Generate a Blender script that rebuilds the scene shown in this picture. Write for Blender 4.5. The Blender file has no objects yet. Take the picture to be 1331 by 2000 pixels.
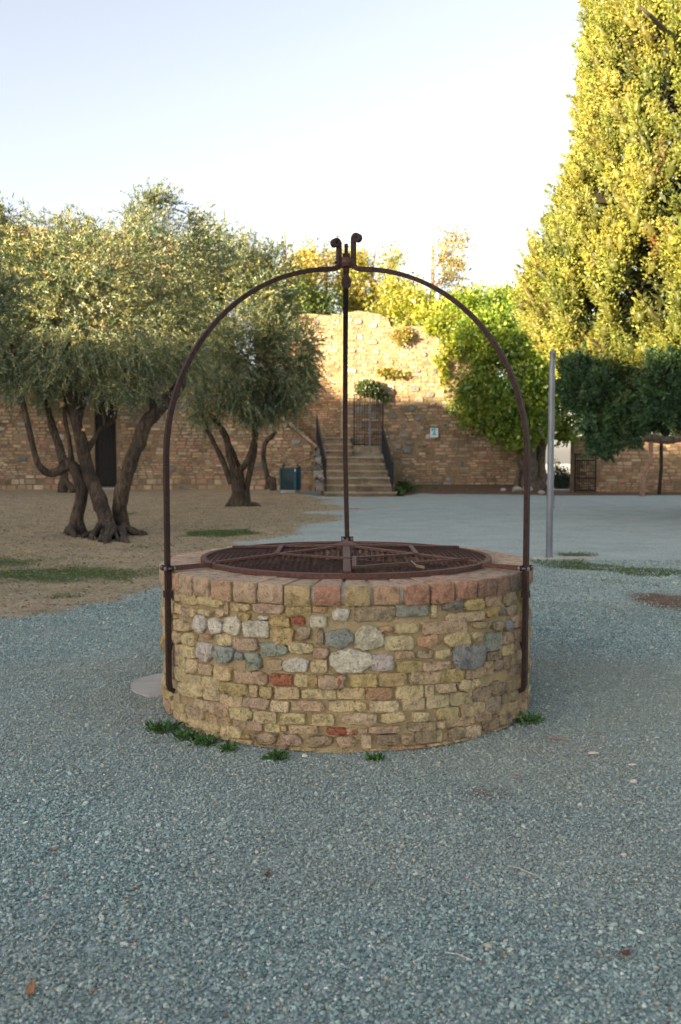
import bpy, bmesh, math, random
import numpy as np
from mathutils import Vector, Matrix

R_ = random.Random(7)
RN = np.random.default_rng(11)
SC = bpy.context.scene
COL = SC.collection

# ------------------------------------------------------------------ camera
CAM_H = 1.49
F = 1773.0                      # focal length in pixels of a 2000 px tall frame
TH = math.atan(116.0 / F)
cam = bpy.data.cameras.new('camera'); camo = bpy.data.objects.new('camera', cam); COL.objects.link(camo)
camo.location = (0, 0, CAM_H)
camo.rotation_euler = (math.pi / 2 - TH, 0, 0)
cam.sensor_fit = 'VERTICAL'; cam.sensor_height = 36; cam.sensor_width = 24
cam.lens = F / 2000 * 36
cam.clip_start = 0.1; cam.clip_end = 6000
cam.dof.use_dof = True; cam.dof.focus_distance = 4.7; cam.dof.aperture_fstop = 3.2
SC.camera = camo

# ------------------------------------------------------------------ sky, sun, exposure
SUN_EL, SUN_AZ = math.radians(9.0), math.radians(230)     # azimuth clockwise from +Y
w = bpy.data.worlds.new("World"); SC.world = w; w.use_nodes = True
nt = w.node_tree; bg = nt.nodes['Background']
sky = nt.nodes.new('ShaderNodeTexSky'); sky.sky_type = 'NISHITA'; sky.sun_disc = False
sky.sun_elevation = SUN_EL; sky.sun_rotation = SUN_AZ
sky.air_density = 1.0; sky.dust_density = 1.5; sky.ozone_density = 1.0
hs = nt.nodes.new('ShaderNodeHueSaturation'); hs.inputs['Saturation'].default_value = 0.5
nt.links.new(sky.outputs[0], hs.inputs['Color']); tint = nt.nodes.new('ShaderNodeMix'); tint.data_type = 'RGBA'; tint.blend_type = 'MULTIPLY'; tint.inputs[0].default_value = 1
tint.inputs[7].default_value = (1.035, .985, 1.01, 1)      # camera white balance of the sky light
nt.links.new(hs.outputs[0], tint.inputs[6]); nt.links.new(tint.outputs[2], bg.inputs[0])
bg.inputs[1].default_value = 0.081
sd = bpy.data.lights.new('sun', 'SUN'); so = bpy.data.objects.new('sun', sd); COL.objects.link(so)
sd.energy = 5.0; sd.angle = math.radians(0.5); sd.color = (1.0, 0.78, 0.47)
sv = Vector((math.sin(SUN_AZ) * math.cos(SUN_EL), math.cos(SUN_AZ) * math.cos(SUN_EL), math.sin(SUN_EL)))
so.rotation_euler = sv.to_track_quat('Z', 'Y').to_euler(); so.location = (-20, -20, 30)
SC.view_settings.view_transform = 'Standard'; SC.view_settings.look = 'None'
SC.view_settings.gamma = 1; SC.view_settings.use_curve_mapping = False
SC.view_settings.exposure = 2.5

# ------------------------------------------------------------------ helpers
def P(px, py, Y):
    """point at depth Y that the photograph shows at pixel (px, py)"""
    c, s = math.cos(TH), math.sin(TH)
    a, b = (px - 665.5) / F, (1000 - py) / F
    dy = c + b * s; dz = -s + b * c
    k = Y / dy
    return (a * k, Y, CAM_H + dz * k)

def G(px, py, z=0.0):
    """point on the ground at pixel"""
    c, s = math.cos(TH), math.sin(TH)
    a, b = (px - 665.5) / F, (1000 - py) / F
    dy = c + b * s; dz = -s + b * c
    k = (z - CAM_H) / dz
    return (a * k, dy * k, z)

def hash3(ix, iy, iz):
    n = (ix * 374761393 + iy * 668265263 + iz * 2147483647) & 0xffffffff
    n = ((n ^ (n >> 13)) * 1274126177) & 0xffffffff
    return ((n ^ (n >> 16)) & 0xffff) / 65535.0

def vnoise(p):
    p = np.asarray(p, dtype=float)
    i = np.floor(p).astype(np.int64); f = p - i; f = f * f * (3 - 2 * f)
    r = 0
    for dx in (0, 1):
        for dy in (0, 1):
            for dz in (0, 1):
                wgt = (f[:, 0] if dx else 1 - f[:, 0]) * (f[:, 1] if dy else 1 - f[:, 1]) * (f[:, 2] if dz else 1 - f[:, 2])
                r = r + wgt * hash3(i[:, 0] + dx, i[:, 1] + dy, i[:, 2] + dz)
    return r * 2 - 1

def fbm(p, o=3):
    p = np.asarray(p, dtype=float); r = 0; a = 1; t = 0
    for k in range(o):
        r = r + a * vnoise(p * 2 ** k + 17.3 * k); t += a; a *= .5
    return r / t

def mesh_np(name, V, Fc, mat, parent=None, cols=None, smooth=False, kind=None, uv=None):
    """V (n,3), Fc (m,k) numpy with constant k, or a list of faces"""
    V = np.asarray(V, dtype=np.float32)
    me = bpy.data.meshes.new(name)
    if isinstance(Fc, np.ndarray):
        m, k = Fc.shape
        me.vertices.add(len(V)); me.vertices.foreach_set('co', V.ravel())
        me.loops.add(m * k); me.loops.foreach_set('vertex_index', Fc.astype(np.int32).ravel())
        me.polygons.add(m)
        me.polygons.foreach_set('loop_start', np.arange(0, m * k, k, dtype=np.int32))
        me.polygons.foreach_set('loop_total', np.full(m, k, dtype=np.int32))
        me.update(calc_edges=True)
    else:
        me.from_pydata(V.tolist(), [], Fc); me.update()
    if smooth:
        me.polygons.foreach_set('use_smooth', np.ones(len(me.polygons), dtype=bool))
    if cols is not None:
        cols = np.asarray(cols, dtype=np.float32)
        if cols.ndim == 1: cols = np.tile(cols, (len(V), 1))
        c4 = np.ones((len(V), 4), dtype=np.float32); c4[:, :3] = cols
        at = me.attributes.new('Col', 'FLOAT_COLOR', 'POINT'); at.data.foreach_set('color', c4.ravel())
    if mat: me.materials.append(mat)
    o = bpy.data.objects.new(name, me); COL.objects.link(o)
    if parent: o.parent = parent
    if kind: o['kind'] = kind
    return o

def thing(name, label, cat, group=None):
    o = bpy.data.objects.new(name, None); COL.objects.link(o); o.empty_display_size = .1
    o['label'] = label; o['category'] = cat
    if group: o['group'] = group
    return o

def tag(o, label, cat, group=None, kind=None):
    o['label'] = label; o['category'] = cat
    if group: o['group'] = group
    if kind: o['kind'] = kind
    return o

class MB:
    """collects simple shapes into ONE mesh"""
    def __init__(s): s.v = []; s.f = []; s.c = []
    def add(s, V, Fc, col=(.5, .5, .5)):
        n = len(s.v); s.v += [tuple(p) for p in V]; s.f += [tuple(i + n for i in f) for f in Fc]
        s.c += [tuple(col)] * len(V)
    def box(s, x0, x1, y0, y1, z0, z1, col=(.5, .5, .5), j=0.0):
        V = [(x, y, z) for z in (z0, z1) for y in (y0, y1) for x in (x0, x1)]
        if j: V = [(a + R_.uniform(-j, j), b + R_.uniform(-j, j), c + R_.uniform(-j, j)) for a, b, c in V]
        s.add(V, [(0, 2, 3, 1), (4, 5, 7, 6), (0, 1, 5, 4), (2, 6, 7, 3), (0, 4, 6, 2), (1, 3, 7, 5)], col)
    def tube(s, pts, rad, n=6, col=(.5, .5, .5), cap=True, jit=0.0, flat=1.0):
        pts = [Vector(p) for p in pts]
        if not hasattr(rad, '__len__'): rad = [rad] * len(pts)
        t0 = (pts[1] - pts[0]).normalized()
        up = Vector((0, 0, 1)) if abs(t0.z) < .9 else Vector((0, 1, 0))
        a = t0.cross(up).normalized()
        V = []
        for i, p in enumerate(pts):
            t = (pts[min(i + 1, len(pts) - 1)] - pts[max(i - 1, 0)]).normalized()
            a = (a - t * a.dot(t)).normalized(); b = t.cross(a)
            for k in range(n):
                an = 2 * math.pi * k / n
                rr = rad[i] * (1 + (R_.uniform(-jit, jit) if jit else 0))
                V.append(p + a * math.cos(an) * rr + b * math.sin(an) * rr * flat)
        Fc = [(i * n + k, i * n + (k + 1) % n, (i + 1) * n + (k + 1) % n, (i + 1) * n + k) for i in range(len(pts) - 1) for k in range(n)]
        if cap: Fc += [tuple(range(n - 1, -1, -1)), tuple((len(pts) - 1) * n + k for k in range(n))]
        s.add(V, Fc, col)
    def bar(s, pts, side, w_, t_, col=(.5, .5, .5)):
        """flat bar swept along pts: width w_ along the vector(s) side, thickness t_ across"""
        pts = [Vector(p) for p in pts]; V = []
        for i, p in enumerate(pts):
            t = (pts[min(i + 1, len(pts) - 1)] - pts[max(i - 1, 0)]).normalized()
            sd_ = Vector(side); sd_ = (sd_ - t * sd_.dot(t)).normalized(); nn = t.cross(sd_)
            for a, b in ((-1, -1), (1, -1), (1, 1), (-1, 1)):
                V.append(p + sd_ * a * w_ / 2 + nn * b * t_ / 2)
        Fc = [(i * 4 + k, i * 4 + (k + 1) % 4, (i + 1) * 4 + (k + 1) % 4, (i + 1) * 4 + k) for i in range(len(pts) - 1) for k in range(4)]
        Fc += [(3, 2, 1, 0), tuple((len(pts) - 1) * 4 + k for k in range(4))]
        s.add(V, Fc, col)
    def build(s, name, mat, parent=None, smooth=False, kind=None):
        return mesh_np(name, s.v, s.f, mat, parent, np.array(s.c), smooth, kind)

def spline(pts, n=4):
    pts = [Vector(p) for p in pts]; out = []
    for i in range(len(pts) - 1):
        p0 = pts[max(i - 1, 0)]; p1 = pts[i]; p2 = pts[i + 1]; p3 = pts[min(i + 2, len(pts) - 1)]
        for k in range(n):
            t = k / n
            out.append(0.5 * ((2 * p1) + (p2 - p0) * t + (2 * p0 - 5 * p1 + 4 * p2 - p3) * t * t + (3 * p1 - p0 - 3 * p2 + p3) * t ** 3))
    out.append(pts[-1]); return out

def lerp_r(rad, n):
    x = np.linspace(0, len(rad) - 1, n); return list(np.interp(x, range(len(rad)), rad))

# ------------------------------------------------------------------ materials
def newmat(name):
    m = bpy.data.materials.new(name); m.use_nodes = True
    t = m.node_tree; b = t.nodes['Principled BSDF']; return m, t, b
def N(t, ty, **kw):
    n = t.nodes.new(ty)
    for k, v in kw.items():
        if k in n.inputs: n.inputs[k].default_value = v
        else: setattr(n, k, v)
    return n
def noise(t, scale, detail=4, rough=.6, vec=None):
    n = N(t, 'ShaderNodeTexNoise'); n.inputs['Scale'].default_value = scale; n.inputs['Detail'].default_value = detail
    n.inputs['Roughness'].default_value = rough
    if vec is None:
        g = t.nodes.new('ShaderNodeNewGeometry'); vec = g.outputs['Position']
    t.links.new(vec, n.inputs['Vector']); return n
def ramp(t, src, stops):
    r = N(t, 'ShaderNodeValToRGB'); e = r.color_ramp.elements
    while len(e) < len(stops): e.new(.5)
    for i, (p, c) in enumerate(stops):
        e[i].position = p; e[i].color = (*c, 1) if len(c) == 3 else c
    t.links.new(src, r.inputs[0]); return r
def mix(t, a, b, fac, mode='MIX'):
    m = N(t, 'ShaderNodeMix', data_type='RGBA', blend_type=mode)
    for s_, v in ((m.inputs[6], a), (m.inputs[7], b), (m.inputs[0], fac)):
        if hasattr(v, 'links') or isinstance(v, bpy.types.NodeSocket): t.links.new(v, s_)
        elif isinstance(v, tuple): s_.default_value = (*v, 1)
        else: s_.default_value = v
    return m.outputs[2]
def bump(t, b, h, dist, strength=1.0, prev=None):
    n = N(t, 'ShaderNodeBump'); n.inputs['Distance'].default_value = dist; n.inputs['Strength'].default_value = strength
    t.links.new(h, n.inputs['Height'])
    if prev is not None: t.links.new(prev, n.inputs['Normal'])
    if b is not None: t.links.new(n.outputs[0], b.inputs['Normal'])
    return n.outputs[0]

def stone_mat(name, sc_big, sc_fine, bd, dark=.55, pit=.35, spread=1.0, dust=(.42, .34, .22)):
    m, t, b = newmat(name)
    at = N(t, 'ShaderNodeAttribute', attribute_name='Col')
    n1 = noise(t, sc_big, 5, .65); n2 = noise(t, sc_fine, 6, .7)
    r1 = ramp(t, n1.outputs[0], [(.28, (1 - .45 * spread,) * 3), (.5, (1, 1, 1)), (.75, (1 + .25 * spread,) * 3)])
    c = mix(t, at.outputs['Color'], r1.outputs[0], 1.0, 'MULTIPLY')
    n3 = noise(t, sc_big * 2.3, 4, .6)
    r3 = ramp(t, n3.outputs[0], [(.52, (0, 0, 0)), (.68, (1, 1, 1))])
    ml = N(t, 'ShaderNodeMath', operation='MULTIPLY'); t.links.new(r3.outputs[0], ml.inputs[0]); ml.inputs[1].default_value = .5
    c = mix(t, c, dust, ml.outputs[0])           # sandy lime dust
    r2 = ramp(t, n2.outputs[0], [(pit - .06, (dark, dark * .95, dark * .9)), (pit + .08, (1, 1, 1))])
    c = mix(t, c, r2.outputs[0], 1.0, 'MULTIPLY')
    t.links.new(c, b.inputs['Base Color']); b.inputs['Roughness'].default_value = .93
    b.inputs['Specular IOR Level'].default_value = .2
    n4 = noise(t, sc_big * 2.1, 3, .5)
    p = bump(t, None, n1.outputs[0], bd * 2.4, 1.0, bump(t, None, n4.outputs[0], bd * 1.6, .8))
    bump(t, b, n2.outputs[0], bd, 1.0, p)
    return m
M_STONE = stone_mat('weathered_stone', 20, 70, .022, .45, .375, 1.15, (.66, .50, .27))
M_COPE = stone_mat('coping_brick', 19, 95, .014, .5, .38, 1.2, (.56, .42, .28))
M_MORT = stone_mat('sandy_mortar', 9, 130, .010, .6, .37, .8, (.42, .33, .20))
M_WALL = stone_mat('old_wall_stone', 1.6, 22, .03, .62, .38)
M_WALLM = stone_mat('old_wall_mortar', 1.1, 14, .04, .6, .40)

def rust_mat(name, c1, c2, rough=.62, met=.35):
    m, t, b = newmat(name)
    n1 = noise(t, 35, 6, .7); n2 = noise(t, 220, 4, .6)
    r = ramp(t, n1.outputs[0], [(.3, c1), (.7, c2)])
    r2 = ramp(t, n2.outputs[0], [(.35, (.6, .55, .5)), (.6, (1, 1, 1)), (.8, (1.35, 1.25, 1.2))])
    t.links.new(mix(t, r.outputs[0], r2.outputs[0], 1.0, 'MULTIPLY'), b.inputs['Base Color'])
    b.inputs['Roughness'].default_value = rough; b.inputs['Metallic'].default_value = met
    bump(t, b, n2.outputs[0], .005, .9, bump(t, None, n1.outputs[0], .012, .8))
    return m
M_RUST = rust_mat('rusted_iron', (.018, .009, .007), (.075, .036, .028))
M_RUST2 = rust_mat('brown_grate_iron', (.07, .030, .022), (.19, .085, .062), .55, .25)
M_WIRE = rust_mat('rusty_wire', (.04, .018, .013), (.13, .055, .04), .6, .2)
M_BLACKIRON = rust_mat('dark_blue_iron', (.012, .017, .024), (.03, .04, .055), .5, .3)
M_STEEL = rust_mat('bolt_steel', (.22, .22, .22), (.4, .4, .4), .35, .8)

def plain(name, c, rough=.7, met=0, nsc=6, var=.35, bd=0.0, bsc=60):
    m, t, b = newmat(name)
    n = noise(t, nsc, 5, .6)
    r = ramp(t, n.outputs[0], [(.3, tuple(x * (1 - var) for x in c)), (.7, tuple(min(1, x * (1 + var)) for x in c))])
    t.links.new(r.outputs[0], b.inputs['Base Color']); b.inputs['Roughness'].default_value = rough; b.inputs['Metallic'].default_value = met
    if bd: n2 = noise(t, bsc, 4, .6); bump(t, b, n2.outputs[0], bd, 1)
    return m
M_POLE = plain('galvanised_grey_paint', (.17, .19, .21), .45, .35, 3, .2, .0008, 300)
M_BIN = plain('dark_teal_enamel', (.010, .040, .055), .35, .1, 8, .25)
M_BINL = plain('teal_enamel_side', (.02, .10, .13), .35, .1, 8, .25)
M_BINTOP = plain('dull_zinc', (.30, .31, .32), .45, .5, 12, .2)
M_CONC = plain('pale_concrete', (.40, .38, .34), .9, 0, 6, .2, .003, 120)
M_WOOD = plain('dark_door_boards', (.010, .008, .007), .8, 0, 10, .5, .004, 60)
M_PROP = plain('bare_wood_prop', (.27, .17, .12), .85, 0, 8, .3, .004, 60)
M_DARKPROP = plain('dark_wood_prop', (.02, .016, .014), .85, 0, 8, .3)
M_BRASS = plain('dull_brass', (.16, .12, .06), .4, .7, 30, .3)
M_SIGNW = plain('white_sign_plate', (.72, .74, .74), .5, 0, 5, .05)
M_SIGNB = plain('turquoise_sign_print', (.02, .42, .48), .5, 0, 5, .05)
M_DEAD = plain('dry_leaf', (.33, .15, .06), .7, 0, 60, .4)
M_DEADD = plain('dark_dry_leaf', (.10, .035, .02), .7, 0, 60, .4)
M_PALE = plain('pale_pebble', (.55, .50, .43), .8, 0, 60, .15, .002, 200)

def bark_mat(name, c1, c2):
    m, t, b = newmat(name)
    g = t.nodes.new('ShaderNodeNewGeometry'); mp = N(t, 'ShaderNodeMapping'); mp.inputs['Scale'].default_value = (1, 1, .22)
    t.links.new(g.outputs['Position'], mp.inputs['Vector'])
    n = noise(t, 22, 6, .7, mp.outputs[0]); n2 = noise(t, 3, 4, .6)
    r = ramp(t, n.outputs[0], [(.35, c1), (.62, c2)])
    r2 = ramp(t, n2.outputs[0], [(.35, (.6, .6, .6)), (.65, (1.3, 1.25, 1.15))])
    t.links.new(mix(t, r.outputs[0], r2.outputs[0], 1.0, 'MULTIPLY'), b.inputs['Base Color'])
    b.inputs['Roughness'].default_value = .92; bump(t, b, n.outputs[0], .05, 1.0)
    return m
M_BARK = bark_mat('olive_bark', (.014, .011, .009), (.115, .085, .060))
M_BARK2 = bark_mat('cypress_bark', (.05, .04, .035), (.20, .16, .12))
M_CUT = plain('pruned_wood', (.50, .27, .12), .8, 0, 30, .2)

def leaf_mat(name, gloss=.08, transl=.35, back=None):
    m = bpy.data.materials.new(name); m.use_nodes = True; t = m.node_tree
    for n in list(t.nodes): t.nodes.remove(n)
    at = N(t, 'ShaderNodeAttribute', attribute_name='Col'); col = at.outputs['Color']
    if back:
        g = t.nodes.new('ShaderNodeNewGeometry'); col = mix(t, col, back, g.outputs['Backfacing'])
    n = noise(t, .9, 3, .6)
    r = ramp(t, n.outputs[0], [(.35, (.72, .78, .8)), (.65, (1.2, 1.12, .95))])
    col = mix(t, col, r.outputs[0], 1.0, 'MULTIPLY')
    d = N(t, 'ShaderNodeBsdfDiffuse'); tr = N(t, 'ShaderNodeBsdfTranslucent'); gl = N(t, 'ShaderNodeBsdfGlossy', Roughness=.5)
    t.links.new(col, d.inputs['Color'])
    tc = mix(t, col, (1.25, 1.35, .45), 1.0, 'MULTIPLY'); t.links.new(tc, tr.inputs['Color'])
    m1 = N(t, 'ShaderNodeMixShader'); m1.inputs[0].default_value = transl
    t.links.new(d.outputs[0], m1.inputs[1]); t.links.new(tr.outputs[0], m1.inputs[2])
    m2 = N(t, 'ShaderNodeMixShader'); m2.inputs[0].default_value = gloss
    t.links.new(m1.outputs[0], m2.inputs[1]); t.links.new(gl.outputs[0], m2.inputs[2])
    o = N(t, 'ShaderNodeOutputMaterial'); t.links.new(m2.outputs[0], o.inputs[0])
    return m
M_OLEAF = leaf_mat('olive_leaves', .10, .28, (.145, .185, .125))  # dark leaf backs put shade into the undersides of the crowns
M_CLEAF = leaf_mat('cypress_sprays', .03, .22)
M_LLEAF = leaf_mat('broad_leaves', .06, .42)
M_GRASS = leaf_mat('grass_blades', .03, .3)

# ------------------------------------------------------------------ ground
WX, WY, WR = 0.034, 5.5, 1.10         # the well's centre and radius
def sstep(a, b, x):
    t = np.clip((x - a) / (b - a), 0, 1); return t * t * (3 - 2 * t)
def gh(x, y):
    x = np.asarray(x, dtype=float); y = np.asarray(y, dtype=float)
    d = np.maximum.reduce([x - 34, -48 - x, y - 37.0, -34 - y, np.zeros_like(x)])
    z = -16 * sstep(0, 26, d) - 44 * sstep(20, 260, d)
    ins = (d <= 0)
    z = z + ins * .30 * sstep(30.8, 34, y) * sstep(2.2, 2.9, x) * (1 - sstep(6.6, 7.4, x))
    z = z + ins * .10 * sstep(24, 33, y) * (1 - sstep(-1.8, -.6, x))
    return z
def gz(x, y): return float(gh(x, y))

def und(x, y):
    x = np.asarray(x, dtype=float).ravel(); y = np.asarray(y, dtype=float).ravel(); o = 0 * x
    far = np.where(y < 12, 1.0, .3)
    return far * (.012 * fbm(np.stack([x * 1.3, y * 1.3, o], -1), 3)) + np.where(y < 12, .009, 0) * fbm(np.stack([x * 5.2, y * 5.2, o + 3], -1), 2)
DIRT = [G(a, b)[:2] for a, b in [(-400, 1290), (0, 1212), (90, 1198), (200, 1178), (310, 1150), (400, 1105), (520, 1052), (600, 1024), (672, 992), (655, 975), (628, 968)]] + [(-.6, 40), (-60, 40), (-60, 8)]
def in_poly(X, Y, poly):
    r = np.zeros(X.shape, bool); n = len(poly)
    for i in range(n):
        x1, y1 = poly[i]; x2, y2 = poly[(i + 1) % n]
        c = ((y1 > Y) != (y2 > Y)) & (X < (x2 - x1) * (Y - y1) / (y2 - y1 + 1e-12) + x1)
        r ^= c
    return r
def poly_sd(X, Y, poly):
    d = np.full(X.shape, 1e9)
    for i in range(len(poly)):
        x1, y1 = poly[i]; x2, y2 = poly[(i + 1) % len(poly)]
        dx, dy = x2 - x1, y2 - y1
        t = np.clip(((X - x1) * dx + (Y - y1) * dy) / (dx * dx + dy * dy), 0, 1)
        d = np.minimum(d, np.hypot(X - x1 - t * dx, Y - y1 - t * dy))
    return np.where(in_poly(X, Y, poly), d, -d)
def ell(X, Y, px, py, rx, ry):
    cx, cy, _ = G(px, py); ax = abs(G(px + rx, py)[0] - cx); ay = (G(px, py - ry)[1] - G(px, py + ry)[1]) / 2
    return 1 - np.hypot((X - cx) / ax, (Y - cy) / ay)
GRASS_E = [(430, 1041, 85, 8, 1), (110, 1122, 230, 22, .55), (-60, 1100, 200, 20, .5), (1095, 1100, 60, 12, .9), (1170, 1108, 70, 9, 1), (1265, 1117, 90, 9, 1), (1390, 1125, 80, 9, 1),
           (1130, 1083, 55, 5, .55), (1200, 1140, 90, 10, .35), (240, 1003, 60, 6, .5), (800, 958, 30, 7, .9), (900, 958, 60, 6, .4), (300, 1065, 60, 7, .35), (120, 1165, 60, 7, .4), (1150, 1170, 30, 6, .3)]
def zones(X, Y):
    p = np.stack([X, Y, 0 * X], -1)
    nz = fbm(p * .8, 4); nf = fbm(p * 3.1 + 5, 3)
    far = np.clip(Y / 10, .5, 3)
    dirt = sstep(-.35, .55, poly_sd(X, Y, DIRT) + nz * .55 * far + nf * .25)
    verge = sstep(0, 1, (Y - 31.2 + nz * .5) / .8) * (X > 1.8) * (Y < 36.5)
    br = np.maximum(0, ell(X, Y, 1290, 1175, 110, 30) + nz * .5 + nf * .25) * 1.3
    br2 = np.maximum(0, ell(X, Y, 1230, 1440, 170, 60) + nz * .6) * .5
    br3 = np.maximum(0, ell(X, Y, 930, 1545, 130, 40) + nz * .9 + nf * .4) * .55
    br4 = np.maximum(0, ell(X, Y, 255, 1498, 60, 14) + nz * .6 + nf * .3) * .5
    grass = 0 * X
    for px, py, rx, ry, s in GRASS_E:
        grass = np.maximum(grass, np.clip((ell(X, Y, px, py, rx, ry) * 1.4 + nz * .35 + nf * .45) * s * 2.2, 0, 1) * min(1, s * 1.3))
    return np.clip(dirt, 0, 1), np.clip(np.maximum.reduce([verge, br, br2, br3, br4]), 0, 1), np.clip(grass, 0, 1)

def axis(lo, hi, segs):
    a = []
    for s0, s1, st in segs: a += list(np.arange(s0, s1, st))
    return np.array(a + [hi])
ax = axis(0, 5000, [(-5000, -500, 500), (-500, -60, 20), (-60, -20, 2), (-20, -6, .25), (-6, 6, .08), (6, 18, .25), (18, 60, 2), (60, 500, 20), (500, 5000, 500)])
ay = axis(0, 5000, [(-1000, -60, 60), (-60, 0, 3), (0, 2, .25), (2, 12, .08), (12, 36, .22), (36, 70, 1.5), (70, 500, 15), (500, 5000, 500)])
GX, GY = np.meshgrid(ax, ay)
Z = gh(GX, GY)
near = (np.abs(GX) < 18) & (GY < 37) & (GY > 0)
Z = Z + near * und(GX, GY).reshape(GX.shape)
nxg, nyg = len(ax), len(ay)
V = np.stack([GX.ravel(), GY.ravel(), Z.ravel()], -1)
ii, jj = np.meshgrid(np.arange(nxg - 1), np.arange(nyg - 1)); ii = ii.ravel(); jj = jj.ravel()
FQ = np.stack([jj * nxg + ii, jj * nxg + ii + 1, (jj + 1) * nxg + ii + 1, (jj + 1) * nxg + ii], -1)
cx_, cy_ = V[FQ, 0].mean(1), V[FQ, 1].mean(1)
FQ = FQ[np.hypot(cx_ - WX, cy_ - WY) > .93]
zd, zb, zg = zones(V[:, 0], V[:, 1])
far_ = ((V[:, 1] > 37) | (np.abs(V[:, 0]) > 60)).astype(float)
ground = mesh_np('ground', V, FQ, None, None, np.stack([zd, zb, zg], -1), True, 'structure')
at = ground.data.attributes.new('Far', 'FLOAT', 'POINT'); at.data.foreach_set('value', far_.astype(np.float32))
def ground_mat():
    m, t, b = newmat('gravel_and_dry_earth')
    at = N(t, 'ShaderNodeAttribute', attribute_name='Col'); sp = N(t, 'ShaderNodeSeparateColor'); t.links.new(at.outputs['Color'], sp.inputs[0])
    g = t.nodes.new('ShaderNodeNewGeometry')
    vo = N(t, 'ShaderNodeTexVoronoi'); vo.inputs['Scale'].default_value = 75; t.links.new(g.outputs['Position'], vo.inputs['Vector'])
    hv = N(t, 'ShaderNodeSeparateColor'); t.links.new(vo.outputs['Color'], hv.inputs[0])
    gr = ramp(t, hv.outputs[0], [(0, (.22, .27, .265)), (.45, (.33, .40, .39)), (.8, (.42, .49, .47)), (.93, (.42, .43, .38)), (1, (.56, .58, .54))])
    n0 = noise(t, 1.4, 4, .6); r0 = ramp(t, n0.outputs[0], [(.3, (.86, .86, .87)), (.7, (1.12, 1.11, 1.09))])
    grav = mix(t, gr.outputs[0], r0.outputs[0], 1.0, 'MULTIPLY')
    # dry earth with straw and crumbs
    nd = noise(t, 9, 6, .75); nd2 = noise(t, 60, 5, .8)
    de = ramp(t, nd.outputs[0], [(.25, (.20, .158, .105)), (.5, (.33, .268, .185)), (.75, (.46, .385, .27))])
    de2 = ramp(t, nd2.outputs[0], [(.3, (.55, .52, .5)), (.5, (1, 1, 1)), (.7, (1.6, 1.5, 1.3))])
    dirt = mix(t, de.outputs[0], de2.outputs[0], 1.0, 'MULTIPLY')
    br = ramp(t, nd.outputs[0], [(.25, (.09, .06, .042)), (.7, (.185, .125, .085))])
    nl = noise(t, 1.7, 5, .7); rl_ = ramp(t, nl.outputs[0], [(.36, (.74, .80, .72)), (.5, (1, 1, 1)), (.66, (1.18, 1.12, 1.02))])
    dirt = mix(t, dirt, rl_.outputs[0], 1.0, 'MULTIPLY')
    brn = mix(t, br.outputs[0], de2.outputs[0], 1.0, 'MULTIPLY')
    gg = ramp(t, nd2.outputs[0], [(.3, (.03, .055, .022)), (.6, (.085, .13, .05)), (.75, (.2, .19, .09))])
    def thr(src, nz, w0):
        ad = N(t, 'ShaderNodeMath', operation='ADD'); t.links.new(src, ad.inputs[0])
        mu = N(t, 'ShaderNodeMath', operation='MULTIPLY_ADD'); t.links.new(nz, mu.inputs[0]); mu.inputs[1].default_value = w0; mu.inputs[2].default_value = -w0 * .5
        t.links.new(mu.outputs[0], ad.inputs[1])
        mr = N(t, 'ShaderNodeMapRange'); t.links.new(ad.outputs[0], mr.inputs[0]); mr.inputs[1].default_value = .3; mr.inputs[2].default_value = .7
        mz = N(t, 'ShaderNodeMath', operation='MULTIPLY'); t.links.new(mr.outputs[0], mz.inputs[0])
        cl = N(t, 'ShaderNodeMath', operation='MULTIPLY', use_clamp=True); t.links.new(src, cl.inputs[0]); cl.inputs[1].default_value = 4
        t.links.new(cl.outputs[0], mz.inputs[1]); return mz.outputs[0]
    nb = noise(t, 45, 5, .8)
    c = mix(t, grav, dirt, thr(sp.outputs[0], nb.outputs[0], 1.1))
    c = mix(t, c, brn, thr(sp.outputs[1], nb.outputs[0], 1.1))
    c = mix(t, c, gg.outputs[0], thr(sp.outputs[2], nb.outputs[0], 1.2))
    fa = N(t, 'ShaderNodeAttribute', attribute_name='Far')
    nfar = noise(t, .02, 5, .6); rf = ramp(t, nfar.outputs[0], [(.35, (.50, .50, .46)), (.65, (.66, .65, .61))])  # far land painted pale, distant haze put into its colour
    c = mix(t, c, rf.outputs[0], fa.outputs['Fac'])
    t.links.new(c, b.inputs['Base Color']); b.inputs['Roughness'].default_value = .95; b.inputs['Specular IOR Level'].default_value = .25
    p = bump(t, None, vo.outputs['Distance'], -.006, .8)
    bump(t, b, nd2.outputs[0], .006, .8, p)
    return m
ground.data.materials.append(ground_mat())

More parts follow.
